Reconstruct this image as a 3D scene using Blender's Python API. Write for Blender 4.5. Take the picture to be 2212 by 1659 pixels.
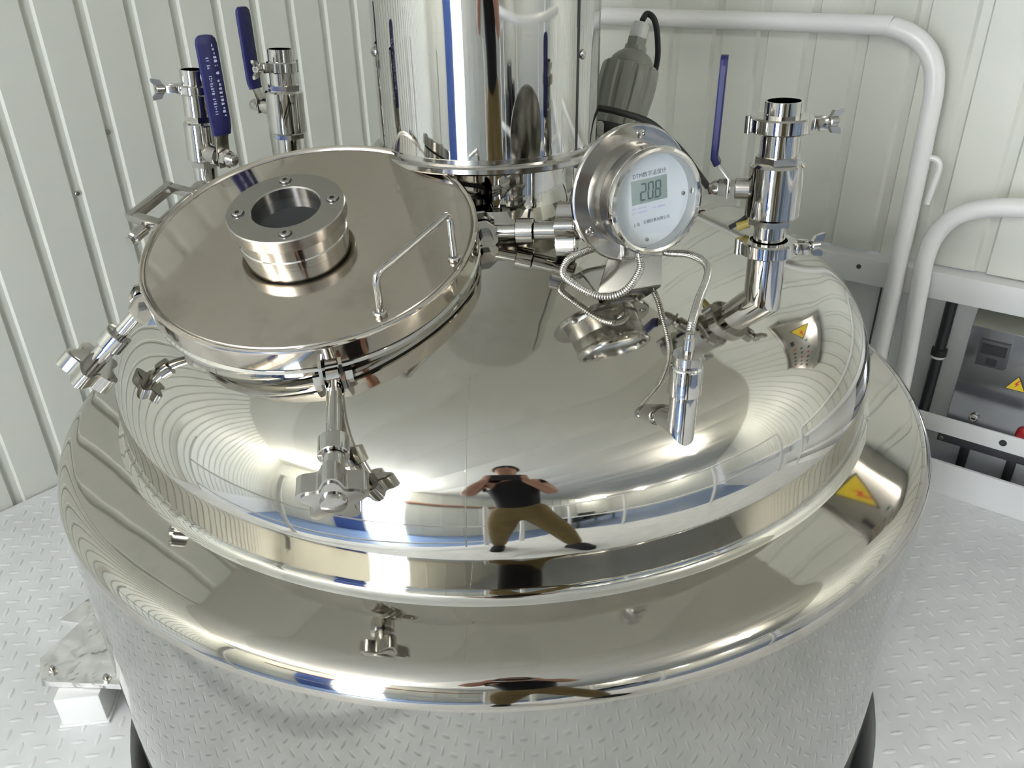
import bpy, bmesh, math, random
import numpy as np
from mathutils import Matrix, Vector
random.seed(7)
PI = math.pi
SC = bpy.context.scene
COL = SC.collection
for o in list(bpy.data.objects):
    bpy.data.objects.remove(o)

# ------------------------------------------------------------------ camera (units metres, tank axis = z axis, z = 0 is the flat jacket ring)
F_PX, PITCH, ROLL, YAW = 1733.4, 0.4996, -0.0181, 0.0224
CAM = Vector((0.0, -1.2544, 0.6259))
FW = Vector((math.sin(YAW) * math.cos(PITCH), math.cos(YAW) * math.cos(PITCH), -math.sin(PITCH)))
_rt = Vector((math.cos(YAW), -math.sin(YAW), 0)); _up = _rt.cross(FW)
RT = _rt * math.cos(ROLL) + _up * math.sin(ROLL); UP = _up * math.cos(ROLL) - _rt * math.sin(ROLL)
cd = bpy.data.cameras.new('camera'); cam = bpy.data.objects.new('camera', cd); COL.objects.link(cam)
cd.sensor_fit = 'HORIZONTAL'; cd.sensor_width = 36.0; cd.lens = 36.0 * F_PX / 2212.0
cd.clip_start = 0.02; cd.clip_end = 60
cam.matrix_world = Matrix(((RT.x, UP.x, -FW.x, CAM.x), (RT.y, UP.y, -FW.y, CAM.y), (RT.z, UP.z, -FW.z, CAM.z), (0, 0, 0, 1)))
SC.camera = cam

# ------------------------------------------------------------------ world, exposure
w = bpy.data.worlds.new('world'); SC.world = w; w.use_nodes = True
w.node_tree.nodes['Background'].inputs[0].default_value = (0.85, 0.92, 1.0, 1)
w.node_tree.nodes['Background'].inputs[1].default_value = 0.6
SC.view_settings.view_transform = 'Standard'; SC.view_settings.look = 'None'
SC.view_settings.gamma = 1.0; SC.view_settings.use_curve_mapping = False
SC.view_settings.exposure = 0.56
SC.cycles.max_bounces = 8; SC.cycles.glossy_bounces = 5; SC.cycles.diffuse_bounces = 3; SC.cycles.transmission_bounces = 4
SC.cycles.caustics_refractive = False; SC.cycles.use_adaptive_sampling = True; SC.cycles.adaptive_threshold = 0.12; SC.cycles.adaptive_min_samples = 16
TUBE_POWER, DOOR_POWER = 95.0, 14.0

# ------------------------------------------------------------------ room constants
ZF, ZG, ZC = -0.636, -1.25, 1.60           # platform, ground floor, ceiling
NL = Vector((0.766, -0.643, 0)); CL = -1.279   # left wall: NL.x = CL (inside is larger)
NR = Vector((0.643, 0.766, 0)); CR = 1.12      # right wall: NR.x = CR (inside is smaller)
CFRONT, CFAR = -4.4, 10.5                       # the two other walls
def rw(s, c, z):                               # room coordinates: s along NL, c along NR
    return NL * s + NR * c + Vector((0, 0, z))

# ------------------------------------------------------------------ materials
def nodemat(name):
    m = bpy.data.materials.new(name); m.use_nodes = True
    nt = m.node_tree; return m, nt, nt.nodes['Principled BSDF']
def setp(b, col=None, rough=None, metal=None, **k):
    if col is not None: b.inputs['Base Color'].default_value = (*col, 1)
    if rough is not None: b.inputs['Roughness'].default_value = rough
    if metal is not None: b.inputs['Metallic'].default_value = metal
    for n, v in k.items(): b.inputs[n.replace('_', ' ')].default_value = v
def noise(nt, scale, detail=2, vec=None, rough=0.5):
    n = nt.nodes.new('ShaderNodeTexNoise'); n.inputs['Scale'].default_value = scale
    n.inputs['Detail'].default_value = detail; n.inputs['Roughness'].default_value = rough
    if vec is None:
        tc = nt.nodes.new('ShaderNodeTexCoord'); vec = tc.outputs['Object']
    nt.links.new(vec, n.inputs['Vector']); return n
def bump(nt, b, height, dist, strength=1.0, prev=None):
    n = nt.nodes.new('ShaderNodeBump'); n.inputs['Distance'].default_value = dist; n.inputs['Strength'].default_value = strength
    nt.links.new(height, n.inputs['Height'])
    if prev: nt.links.new(prev, n.inputs['Normal'])
    nt.links.new(n.outputs[0], b.inputs['Normal']); return n.outputs[0]
def ramp(nt, fac, stops):
    r = nt.nodes.new('ShaderNodeValToRGB'); e = r.color_ramp.elements
    while len(e) < len(stops): e.new(0.5)
    for i, (p, c) in enumerate(stops):
        e[i].position = p; e[i].color = (*c, 1) if len(c) == 3 else c
    nt.links.new(fac, r.inputs[0]); return r.outputs[0]
def plain(name, col, rough=0.5, metal=0.0, var=0.0, vscale=8, **k):
    m, nt, b = nodemat(name); setp(b, col, rough, metal, **k)
    if var:
        n = noise(nt, vscale, 4)
        c = ramp(nt, n.outputs[0], [(0.3, tuple(x * (1 - var) for x in col)), (0.7, tuple(min(1, x * (1 + var * 0.5)) for x in col))])
        nt.links.new(c, b.inputs['Base Color'])
    return m
def steel(name, col=(0.66, 0.645, 0.615), rough=0.045, wave=None, stain=0.0, fine=0.0):
    m, nt, b = nodemat(name); setp(b, col, rough, 1.0)
    prev = None
    if wave:
        for sc, d in wave:
            prev = bump(nt, b, noise(nt, sc, 1).outputs[0], d, 1.0, prev)
    if fine:
        tc = nt.nodes.new('ShaderNodeTexCoord'); mp = nt.nodes.new('ShaderNodeMapping')
        mp.inputs['Scale'].default_value = (400, 400, 12); nt.links.new(tc.outputs['Object'], mp.inputs[0])
        prev = bump(nt, b, noise(nt, 1.0, 2, mp.outputs[0]).outputs[0], fine, 1.0, prev)
    if stain:
        n = noise(nt, 11, 3, None, 0.62)
        c = ramp(nt, n.outputs[0], [(0.28, tuple(x * (1 - stain) for x in col)), (0.42, col), (1.0, col)])
        nt.links.new(c, b.inputs['Base Color'])
        n2 = noise(nt, 5, 2)
        rr = ramp(nt, n2.outputs[0], [(0.35, (rough,) * 3), (0.75, (rough * 2.2,) * 3)])
        nt.links.new(rr, b.inputs['Roughness'])
    return m
def emis(name, col, power):
    m, nt, b = nodemat(name); setp(b, (0.8, 0.8, 0.8), 0.5)
    b.inputs['Emission Color'].default_value = (*col, 1); b.inputs['Emission Strength'].default_value = power
    return m
M = {}
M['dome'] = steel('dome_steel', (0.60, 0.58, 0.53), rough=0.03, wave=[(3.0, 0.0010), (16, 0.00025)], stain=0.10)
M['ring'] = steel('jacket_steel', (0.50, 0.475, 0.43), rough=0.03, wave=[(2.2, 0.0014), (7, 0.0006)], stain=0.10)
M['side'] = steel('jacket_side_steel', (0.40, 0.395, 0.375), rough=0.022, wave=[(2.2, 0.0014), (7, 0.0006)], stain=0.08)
M['lid'] = steel('lid_steel', (0.645, 0.585, 0.515), 0.05, wave=[(5, 0.0006)], stain=0.14)
M['polish'] = steel('polished_steel', (0.56, 0.545, 0.52), 0.05)
M['column'] = steel('column_steel', (0.60, 0.59, 0.565), 0.04, wave=[(3.2, 0.0035), (9, 0.0005)])
M['brushed'] = steel('brushed_steel', (0.46, 0.44, 0.41), 0.22)
M['satin'] = steel('satin_steel', (0.50, 0.485, 0.46), 0.13)
M['foil'] = steel('foil_wrap', (0.92, 0.91, 0.91), 0.26, wave=[(24, 0.016), (60, 0.003)])
M['wall'] = plain('painted_wall_panel', (0.66, 0.67, 0.61), 0.42, var=0.03, vscale=1.5)
M['wall_low'] = plain('lower_wall_paint', (0.74, 0.745, 0.73), 0.6, var=0.03)  # lower sheets and opening collar, a little paler than the wall boards
M['ceiling'] = plain('ceiling_paint', (0.80, 0.775, 0.69), 0.6, var=0.04, vscale=1.2)
M['white'] = plain('white_enamel', (0.78, 0.78, 0.77), 0.32, var=0.02, vscale=6)
M['floor'] = plain('painted_tread_plate', (0.73, 0.745, 0.755), 0.45, var=0.09, vscale=9)
M['ground'] = plain('daylight_tinted_floor', (0.16, 0.24, 0.42), 0.35, var=0.1, vscale=2)  # blue base colour stands in for daylight spilling across the floor
M['blue'] = plain('blue_vinyl_grip', (0.006, 0.007, 0.080), 0.42)
M['bluepaint'] = plain('blue_painted_door', (0.05, 0.10, 0.32), 0.4)
M['black'] = plain('black_rubber', (0.012, 0.012, 0.012), 0.5)
M['blackpl'] = plain('black_plastic', (0.02, 0.02, 0.022), 0.35)
M['grey_cast'] = plain('grey_cast_housing', (0.23, 0.235, 0.20), 0.38, var=0.06, vscale=20)
M['face'] = plain('dial_face', (0.54, 0.585, 0.61), 0.45)
M['ink'] = plain('printed_ink', (0.05, 0.06, 0.08), 0.6)
M['paleink'] = plain('pale_print', (0.42, 0.42, 0.62), 0.6)
M['gripink'] = plain('grip_print', (0.55, 0.57, 0.75), 0.6)
M['lcd'] = plain('lcd_glass', (0.25, 0.31, 0.29), 0.25)
M['seg'] = plain('lcd_segment', (0.07, 0.11, 0.10), 0.4)
M['yellow'] = plain('warning_yellow', (0.75, 0.55, 0.02), 0.45)
M['red'] = plain('red_plastic', (0.6, 0.02, 0.03), 0.35)
M['green'] = plain('green_plastic', (0.02, 0.30, 0.17), 0.35)
M['skin'] = plain('skin', (0.50, 0.27, 0.19), 0.5)
M['shirt'] = plain('black_cotton', (0.012, 0.012, 0.016), 0.9)
M['khaki'] = plain('khaki_cotton', (0.20, 0.145, 0.065), 0.9, var=0.15, vscale=12)
M['hair'] = plain('black_hair', (0.01, 0.008, 0.007), 0.6)
M['copper'] = plain('copper_pipe', (0.55, 0.26, 0.16), 0.3, 0.6)
M['darkgrey'] = plain('dark_grey_paint', (0.06, 0.06, 0.065), 0.5)
M['dullyellow'] = plain('dull_yellow_sleeve', (0.36, 0.29, 0.07), 0.6)
M['clear'] = plain('translucent_gland', (0.62, 0.62, 0.60), 0.25)
M['tube'] = emis('lamp_tube', (1.0, 0.98, 0.94), TUBE_POWER)
M['sky'] = emis('daylight_pane', (0.82, 0.91, 1.0), DOOR_POWER)
gm = bpy.data.materials.new('clear_glass'); gm.use_nodes = True; gnt = gm.node_tree; gnt.nodes.remove(gnt.nodes['Principled BSDF'])
_t = gnt.nodes.new('ShaderNodeBsdfTransparent'); _g = gnt.nodes.new('ShaderNodeBsdfGlossy'); _g.inputs['Roughness'].default_value = 0.02
_m = gnt.nodes.new('ShaderNodeMixShader'); _m.inputs[0].default_value = 0.045
gnt.links.new(_t.outputs[0], _m.inputs[1]); gnt.links.new(_g.outputs[0], _m.inputs[2])
gnt.links.new(_m.outputs[0], gnt.nodes['Material Output'].inputs['Surface']); M['glass'] = gm
gm, gnt, gb = nodemat('sight_glass_pane'); setp(gb, (0.022, 0.024, 0.027), 0.06, 0.0); gb.inputs['IOR'].default_value = 1.5; M['sight'] = gm

# ------------------------------------------------------------------ mesh helpers
def fr(o, z=(0, 0, 1), x=None):
    z = Vector(z).normalized()
    x = Vector(x) if x is not None else (Vector((1, 0, 0)) if abs(z.x) < 0.9 else Vector((0, 1, 0)))
    y = z.cross(x).normalized(); x = y.cross(z)
    return Matrix(((x.x, y.x, z.x, o[0]), (x.y, y.y, z.y, o[1]), (x.z, y.z, z.z, o[2]), (0, 0, 0, 1)))
ID = Matrix.Identity(4)
class MB:
    def __init__(s): s.v = []; s.f = []
    def add(s, vs, fs, mat=ID):
        k = len(s.v); s.v += [mat @ Vector(p) for p in vs]; s.f += [tuple(i + k for i in q) for q in fs]; return s
    def lathe(s, prof, mat=ID, seg=48, close=False):
        vs, fs = [], []; n = len(prof); idx = []
        for r, z in prof:
            if r < 1e-6: idx.append([len(vs)] * seg); vs.append((0, 0, z))
            else:
                idx.append(list(range(len(vs), len(vs) + seg)))
                vs += [(r * math.cos(2 * PI * k / seg), r * math.sin(2 * PI * k / seg), z) for k in range(seg)]
        pairs = list(zip(range(n - 1), range(1, n))) + ([(n - 1, 0)] if close else [])
        for a, b in pairs:
            for k in range(seg):
                q = [idx[a][k], idx[a][(k + 1) % seg], idx[b][(k + 1) % seg], idx[b][k]]
                q = [x for i, x in enumerate(q) if x not in q[:i]]
                if len(q) > 2: fs.append(tuple(q))
        return s.add(vs, fs, mat)
    def cyl(s, r, z0, z1, mat=ID, seg=32, bev=0.0):
        b = bev
        pr = [(0, z0), (r - b, z0), (r, z0 + b), (r, z1 - b), (r - b, z1), (0, z1)] if b else [(0, z0), (r, z0), (r, z1), (0, z1)]
        return s.lathe(pr, mat, seg)
    def pipe(s, ro, ri, z0, z1, mat=ID, seg=40):
        return s.lathe([(ri, z0), (ro, z0), (ro, z1), (ri, z1)], mat, seg, True)
    def box(s, sx, sy, sz, mat=ID, bev=0.0, c=(0, 0, 0)):
        bm = bmesh.new(); bmesh.ops.create_cube(bm, size=1.0)
        for v in bm.verts: v.co = Vector((v.co.x * sx + c[0], v.co.y * sy + c[1], v.co.z * sz + c[2]))
        if bev: bmesh.ops.bevel(bm, geom=bm.edges[:], offset=bev, segments=2, affect='EDGES', profile=0.5)
        bm.verts.index_update()
        vs = [v.co.copy() for v in bm.verts]; fs = [tuple(v.index for v in f.verts) for f in bm.faces]; bm.free()
        return s.add(vs, fs, mat)
    def prism(s, poly, z0, z1, mat=ID):
        n = len(poly); vs = [(x, y, z0) for x, y in poly] + [(x, y, z1) for x, y in poly]
        fs = [tuple(range(n))[::-1], tuple(range(n, 2 * n))] + [(i, (i + 1) % n, n + (i + 1) % n, n + i) for i in range(n)]
        return s.add(vs, fs, mat)
    def tube(s, pts, r, seg=12, cap=True):
        pts = [Vector(p) for p in pts]; n = len(pts)
        rs = r if isinstance(r, (list, tuple)) else [r] * n
        t0 = (pts[1] - pts[0]).normalized(); ref = Vector((0, 0, 1)) if abs(t0.z) < 0.9 else Vector((1, 0, 0))
        u = t0.cross(ref).normalized(); vs, fs = [], []
        for i, p in enumerate(pts):
            t = (pts[min(i + 1, n - 1)] - pts[max(i - 1, 0)]).normalized()
            u = (u - t * u.dot(t)).normalized(); v = t.cross(u)
            vs += [p + (u * math.cos(2 * PI * k / seg) + v * math.sin(2 * PI * k / seg)) * rs[i] for k in range(seg)]
        for i in range(n - 1):
            for k in range(seg):
                fs.append((i * seg + k, i * seg + (k + 1) % seg, (i + 1) * seg + (k + 1) % seg, (i + 1) * seg + k))
        if cap: fs += [tuple(range(seg))[::-1], tuple(range((n - 1) * seg, n * seg))]
        return s.add(vs, fs)
def sup(prof, d=0.0012, minlen=0.008):
    out = [prof[0]]
    for a, b in zip(prof, prof[1:]):
        L = math.hypot(b[0] - a[0], b[1] - a[1])
        if L > minlen:
            for t in (d / L, 0.5, 1 - d / L): out.append((a[0] + (b[0] - a[0]) * t, a[1] + (b[1] - a[1]) * t))
        out.append(b)
    return out
WORLD = {}
def obj(name, mb, mat, parent=None, sharp=35, flat=False):
    off = WORLD.get(parent, Vector((0, 0, 0))) if parent else Vector((0, 0, 0))
    me = bpy.data.meshes.new(name)
    me.from_pydata([tuple(v - off) for v in mb.v], [], mb.f); me.update()
    bm = bmesh.new(); bm.from_mesh(me); bmesh.ops.recalc_face_normals(bm, faces=bm.faces[:]); bm.to_mesh(me); bm.free()
    if not flat:
        me.shade_smooth(); me.set_sharp_from_angle(angle=math.radians(sharp))
    me.materials.append(M[mat] if isinstance(mat, str) else mat)
    o = bpy.data.objects.new(name, me); COL.objects.link(o)
    if parent: o.parent = parent; WORLD[o] = off
    return o
def thing(name, label, cat, loc=(0, 0, 0), group=None):
    o = bpy.data.objects.new(name, None); COL.objects.link(o); o.location = loc; o.empty_display_size = 0.05
    WORLD[o] = Vector(loc); o['label'] = label; o['category'] = cat
    if group: o['group'] = group
    return o
def tag(o, label, cat, group=None):
    o['label'] = label; o['category'] = cat
    if group: o['group'] = group
    return o
def struct(name, label=None, loc=(0, 0, 0)):
    o = bpy.data.objects.new(name, None); COL.objects.link(o); o.location = loc; WORLD[o] = Vector(loc); o['kind'] = 'structure'
    if label: o['label'] = label
    return o
def spline(pts, n=12):
    pts = [Vector(p) for p in pts]; P = [pts[0] * 2 - pts[1]] + pts + [pts[-1] * 2 - pts[-2]]; out = []
    for i in range(1, len(P) - 2):
        a, b, c, d = P[i - 1:i + 3]
        for k in range(n):
            t = k / n
            out.append(0.5 * ((2 * b) + (c - a) * t + (2 * a - 5 * b + 4 * c - d) * t * t + (3 * b - a - 3 * c + d) * t ** 3))
    out.append(pts[-1]); return out
def resample(pts, step):
    out = [pts[0]]; acc = 0.0
    for a, b in zip(pts, pts[1:]):
        L = (b - a).length; t = step - acc
        while t <= L and L > 0: out.append(a.lerp(b, t / L)); t += step
        acc = (acc + L) % step
    out.append(pts[-1]); return out
def text(name, body, size, mat, frame, parent, ext=0.0002, align='CENTER'):
    c = bpy.data.curves.new(name, 'FONT'); c.body = body; c.size = size; c.extrude = ext; c.align_x = align; c.align_y = 'CENTER'
    c.materials.append(M[mat]); o = bpy.data.objects.new(name, c); COL.objects.link(o)
    off = WORLD.get(parent, Vector((0, 0, 0))); m = frame.copy(); m.translation = m.translation - off
    me = bpy.data.meshes.new_from_object(o.evaluated_get(bpy.context.evaluated_depsgraph_get()))
    bpy.data.objects.remove(o); me.transform(m)
    if not me.materials: me.materials.append(M[mat])
    o = bpy.data.objects.new(name, me); COL.objects.link(o); o.parent = parent; WORLD[o] = off
    return o

# ================================================================== ROOM
PITCHW = 0.1205
def panel_mesh(name, z0, z1):
    # one wall board: flat sheet with a recessed joint at its end; local x along the wall, y out of the wall into the room
    g = 0.0085
    pr = [(0, 0), (PITCHW - 0.031, 0), (PITCHW - 0.024, -g), (PITCHW - 0.0045, -g), (PITCHW, 0), (PITCHW, -0.02), (0, -0.02)]
    mb = MB(); n = len(pr)
    mb.add([(x, y, z0) for x, y in pr] + [(x, y, z1) for x, y in pr], [(i, (i + 1) % n, n + (i + 1) % n, n + i) for i in range(n)] + [tuple(range(n))[::-1], tuple(range(n, 2 * n))])
    me = bpy.data.meshes.new(name); me.from_pydata([tuple(v) for v in mb.v], [], mb.f); me.materials.append(M['wall'])
    bm = bmesh.new(); bm.from_mesh(me); bmesh.ops.recalc_face_normals(bm, faces=bm.faces[:]); bm.to_mesh(me); bm.free()
    return me
def board_wall(root, me, origin, along, inward, s0, s1, phase):
    k0 = math.floor((s0 - phase) / PITCHW); k1 = math.ceil((s1 - phase) / PITCHW)
    R = Matrix(((along.x, inward.x, 0), (along.y, inward.y, 0), (0, 0, 1)))
    for k in range(k0, k1):
        o = bpy.data.objects.new('wall_board', me); COL.objects.link(o); o.parent = root
        p = origin + along * (phase + k * PITCHW)
        o.matrix_basis = Matrix.Translation(p) @ R.to_4x4()
# left wall: runs along NR, faces NL; bright joint edges at s = 0.060 + k*pitch
wl = struct('wall_left', 'cream ribbed wall boards left of the tank')
board_wall(wl, panel_mesh('wall_board', ZF - 0.02, ZC + 0.02), NL * CL, NR, NL, -4.4, 1.10, 0.060)
mb = MB(); mb.box(0.02, 5.6, ZF - ZG, fr(NL * (CL - 0.01) + NR * (-1.65) + Vector((0, 0, (ZF + ZG) / 2 - 0.012)), (0, 0, 1), NL)); obj('lower_sheet', mb, 'wall_low', wl)
for s, z in ((-0.06, 0.10), (0.055, 0.23), (0.06 - 2 * PITCHW, -0.45)):
    mb = MB(); mb.cyl(0.006, -0.001, 0.004, fr(NL * (CL - 0.007) + NR * (s - 0.016) + Vector((0, 0, z)), NL), 10, 0.001); obj('wall_screw', mb, 'satin', wl)
# right wall: runs along NL, faces -NR
wr = struct('wall_right', 'cream ribbed wall boards behind the right railing')
board_wall(wr, panel_mesh('wall_board_upper', -0.068, ZC + 0.02), NR * CR, NL, -NR, CL - 0.02, 5.0, 0.0905)
mb = MB(); mb.box(3.1, 0.02, ZC + 0.07, fr(NL * 6.55 + NR * (CR + 0.01) + Vector((0, 0, (ZC - 0.068) / 2)), (0, 0, 1), NL)); obj('far_sheet', mb, 'wall', wr)
mb = MB(); mb.box(9.4, 0.02, 1.56, fr(NL * 3.36 + NR * (CR + 0.07) + Vector((0, 0, -0.85)), (0, 0, 1), NL)); obj('lower_sheet', mb, 'wall_low', wr)
for s in (0.34, 0.86):
    mb = MB(); mb.box(0.004, 0.004, 0.62, fr(NL * s + NR * (CR + 0.058) + Vector((0, 0, -0.44)), (0, 0, 1), NL)); obj('sheet_joint', mb, 'darkgrey', wr)
# horizontal white channel under the boards
tr = struct('trim_1', 'white horizontal channel under the wall boards')
mb = MB(); mb.box(9.2, 0.075, 0.066, fr(NL * 3.3 + NR * (CR - 0.010) + Vector((0, 0, -0.104)), (0, 0, 1), NL), 0.002); obj('channel', mb, 'white', tr)
for s in (0.30, 0.685):
    mb = MB(); mb.cyl(0.006, 0, 0.003, fr(NL * s + NR * (CR - 0.048) + Vector((0, 0, -0.094)), -NR), 10); obj('rivet', mb, 'brushed', tr)
# front and far walls (seen in the reflections)
wf = struct('wall_front', 'pale wall with a bright doorway behind the photographer')
def wallbox(root, s0, s1, c, z0, z1, mat, th=0.04, name='sheet'):
    mb = MB(); mb.box(s1 - s0, th, z1 - z0, fr(NL * ((s0 + s1) / 2) + NR * c + Vector((0, 0, (z0 + z1) / 2)), (0, 0, 1), NL)); return obj(name, mb, mat, root)
DS0, DS1 = 0.62, 1.34
wallbox(wf, CL, DS0, CFRONT, ZG, ZC, 'wall'); wallbox(wf, DS1, CFAR, CFRONT, ZG, ZC, 'wall'); wallbox(wf, DS0, DS1, CFRONT, 1.50, ZC, 'wall')
for s in np.arange(CL + 0.3, CFAR, 0.45):
    if not (DS0 - 0.05 < s < DS1 + 0.05): wallbox(wf, s, s + 0.03, CFRONT + 0.025, ZG, ZC, 'wall', 0.02, 'rib')
dr = struct('door_1', 'bright open doorway full of daylight')
wallbox(dr, DS0, DS1, CFRONT - 0.03, ZG, 1.50, 'sky', 0.01, 'daylight_pane')
for a, b in ((DS0 - 0.05, DS0), (DS1, DS1 + 0.05)): wallbox(dr, a, b, CFRONT + 0.03, ZG, 1.53, 'white', 0.05, 'door_frame')
wallbox(dr, 0.02, DS0 - 0.06, CFRONT + 0.05, ZG, 0.92, 'bluepaint', 0.04, 'door_leaf')
wx = struct('wall_far', 'plain pale wall at the far end of the hall')
mb = MB(); mb.box(0.04, CR - CFRONT + 0.2, ZC - ZG, fr(NL * CFAR + NR * ((CR + CFRONT) / 2) + Vector((0, 0, (ZC + ZG) / 2)), (0, 0, 1), NL)); obj('sheet', mb, 'wall', wx)
# ceiling boards
ce = struct('ceiling', 'beige grey boarded ceiling')
for k, s in enumerate(np.arange(CL - 0.05, CFAR, 0.62)):
    mb = MB(); mb.box(0.6195, CR - CFRONT + 0.2, 0.03, fr(NL * (s + 0.31) + NR * ((CR + CFRONT) / 2) + Vector((0, 0, ZC + 0.015)), (0, 0, 1), NL), 0.0006); obj('ceiling_board', mb, 'ceiling', ce)
wallbox(ce, CL - 0.1, CFAR + 0.1, (CR + CFRONT) / 2, ZC + 0.032, ZC + 0.05, 'ceiling', CR - CFRONT + 0.3, 'ceiling_backing')
# ground floor below the platform
gf = struct('floor_1', 'floor below the platform, tinted blue for spilled daylight')
wallbox(gf, CL - 0.2, CFAR + 0.1, (CR + CFRONT) / 2, ZG - 0.04, ZG, 'ground', CR - CFRONT + 0.5, 'slab')

# platform floor with a round opening for the tank
RH = 0.734; PC0, PC1, PS0, PS1 = -1.72, 1.045, CL + 0.005, 2.6
fl = struct('floor', 'white painted raised-lug tread plate around the tank')
mb = MB(); NS = 96
def sq(a):
    d = Vector((math.cos(a), math.sin(a), 0)); ds, dc = d.dot(NL), d.dot(NR); t = 1e9
    for dd, lo, hi in ((ds, PS0, PS1), (dc, PC0, PC1)):
        if dd > 1e-9: t = min(t, hi / dd)
        if dd < -1e-9: t = min(t, lo / dd)
    return d * t
angs = sorted([2 * PI * k / NS for k in range(NS)] + [math.atan2(*(lambda q: (q.y, q.x))(NL * s + NR * c)) % (2 * PI) for s in (PS0, PS1) for c in (PC0, PC1)])
na = len(angs); vs = []
for z in (ZF, ZF - 0.006):
    for a in angs: vs.append((RH * math.cos(a), RH * math.sin(a), z))
    for a in angs: q = sq(a); vs.append((q.x, q.y, z))
fs = []
for i in range(na):
    j = (i + 1) % na
    fs += [(i, na + i, na + j, j), (2 * na + i, 2 * na + j, 3 * na + j, 3 * na + i), (i, j, 2 * na + j, 2 * na + i), (na + i, 3 * na + i, 3 * na + j, na + j)]
mb.add(vs, fs); obj('tread_plate', mb, 'floor', fl, 30)
# raised lugs, on a 33.5 mm checkerboard turned 6 degrees
ea = math.radians(6); E1 = np.array([math.cos(ea), math.sin(ea)]); E2 = np.array([-math.sin(ea), math.cos(ea)])
LL, LW, LH, st = 0.0155, 0.0046, 0.0027, 0.0335
lug = np.array([[-LL, 0, 0], [-LL * .55, -LW * .8, 0], [0, -LW, 0], [LL * .55, -LW * .8, 0], [LL, 0, 0], [LL * .55, LW * .8, 0], [0, LW, 0], [-LL * .55, LW * .8, 0], [-LL * .6, 0, LH * .8], [0, 0, LH], [LL * .6, 0, LH * .8]])
lf = [(0, 1, 8), (1, 2, 9, 8), (2, 3, 10, 9), (3, 4, 10), (4, 5, 10), (5, 6, 9, 10), (6, 7, 8, 9), (7, 0, 8)]
V, Fc = [], []; o0 = np.array([0.789, -0.126])
for i in range(-110, 110):
    for j in range(-110, 110):
        p = o0 + E1 * i * st + E2 * j * st
        r = math.hypot(*p); s_ = p[0] * NL.x + p[1] * NL.y; c_ = p[0] * NR.x + p[1] * NR.y
        if r < RH + 0.012 or s_ < PS0 + 0.012 or s_ > 2.0 or c_ < PC0 + 0.012 or c_ > PC1 - 0.012: continue
        a, b = (E1, E2) if (i + j) % 2 == 0 else (E2, -E1)
        q = np.zeros_like(lug); q[:, :2] = p + lug[:, :1] * a + lug[:, 1:2] * b; q[:, 2] = ZF + lug[:, 2] - 0.0001
        k = len(V) * 11; V.append(q); Fc += [tuple(x + k for x in f) for f in lf]
me = bpy.data.meshes.new('tread_lugs'); me.from_pydata(np.concatenate(V).tolist(), [], Fc); me.shade_smooth(); me.materials.append(M['floor'])
lg = bpy.data.objects.new('tread_lugs', me); COL.objects.link(lg); lg.parent = fl; lg['kind'] = 'stuff'
mb = MB(); mb.pipe(RH + 0.010, RH, ZF - 0.34, ZF - 0.004, ID, 96); obj('opening_collar', mb, 'wall_low', fl)
wallbox(fl, PS0, PS1, PC0 + 0.03, ZF - 0.12, ZF - 0.006, 'white', 0.06, 'edge_beam')
# toe board along the right edge
tb = struct('trim_2', 'white toe board along the platform edge')
wallbox(tb, CL + 0.01, PS1, 1.042, ZF - 0.02, -0.545, 'white', 0.008, 'board')

# ------------------------------------------------------------------ ceiling lamps
def tube_lamp(s0, s1, c, label):
    t = thing('ceiling_lamp', label, 'lamp', rw((s0 + s1) / 2, c, ZC), 'tube lamps on the ceiling')
    f = fr(rw((s0 + s1) / 2, c, ZC), (0, 0, 1), NL); L = abs(s1 - s0)
    mb = MB(); mb.box(L, 0.03, 0.02, f, 0.003, (0, 0, -0.072)); obj('housing', mb, 'white', t)
    for s in (-1, 1): mb = MB(); mb.tube([f @ Vector((s * L * .4, 0, 0)), f @ Vector((s * L * .4, 0, -0.066))], 0.004, 8); obj('hanger', mb, 'white', t)
    mb = MB(); mb.tube([rw(s0 + 0.02, c, ZC - 0.11), rw(s1 - 0.02, c, ZC - 0.11)], 0.02, 12); obj('tube', mb, 'tube', t)
tube_lamp(-1.15, 0.05, -3.32, 'lit tube lamp on the ceiling nearest the left wall')
tube_lamp(0.17, 1.37, -3.32, 'lit tube lamp on the ceiling, second from the left wall')
tube_lamp(2.5, 3.7, 0.05, 'lit tube lamp on the ceiling to the right of the tank')
for k, (s, c) in enumerate(((7.6, -3.9), (8.6, -2.3), (9.0, -0.6))):
    tube_lamp(s, s + 1.2, c, ('nearest', 'middle', 'farthest')[k] + ' of three lit tube lamps at the far end of the hall')

# ================================================================== TANK
R, R1, H0, RK, RC, RHO = 0.7, 0.5953, 0.055, 0.150, 1.25, 0.040
S_IN, S_OUT = 0.19, 0.22          # the jacket top falls away from the dome, a little steeper towards its edge
TH1 = math.atan(S_OUT); RS = R - RHO + RHO * math.sin(TH1)
def ring_z(r): t = r - R1; return -(S_IN * t + (S_OUT - S_IN) * t * t / (2 * (RS - R1)))
ZSH = ring_z(RS) + RHO - RHO * math.cos(TH1)
PHI = math.asin((R1 - RK) / (RC - RK)); ZCC = H0 + RK * math.cos(PHI) - RC * math.cos(PHI)
def dome_z(r):
    if r < RC * math.sin(PHI): return ZCC + math.sqrt(RC * RC - r * r)
    if r < R1: return H0 + math.sqrt(max(RK ** 2 - (r - R1 + RK) ** 2, 0))
    return 0.0
def dome_n(x, y):
    r = math.hypot(x, y); h = 1e-4; s = (dome_z(r + h) - dome_z(r - h)) / (2 * h)
    return Vector((-s * x / r, -s * y / r, 1)).normalized()
tk = thing('jacketed_tank', 'large round polished stainless steel jacketed tank in the middle of the platform', 'tank', (0, 0, ZF))
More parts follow.
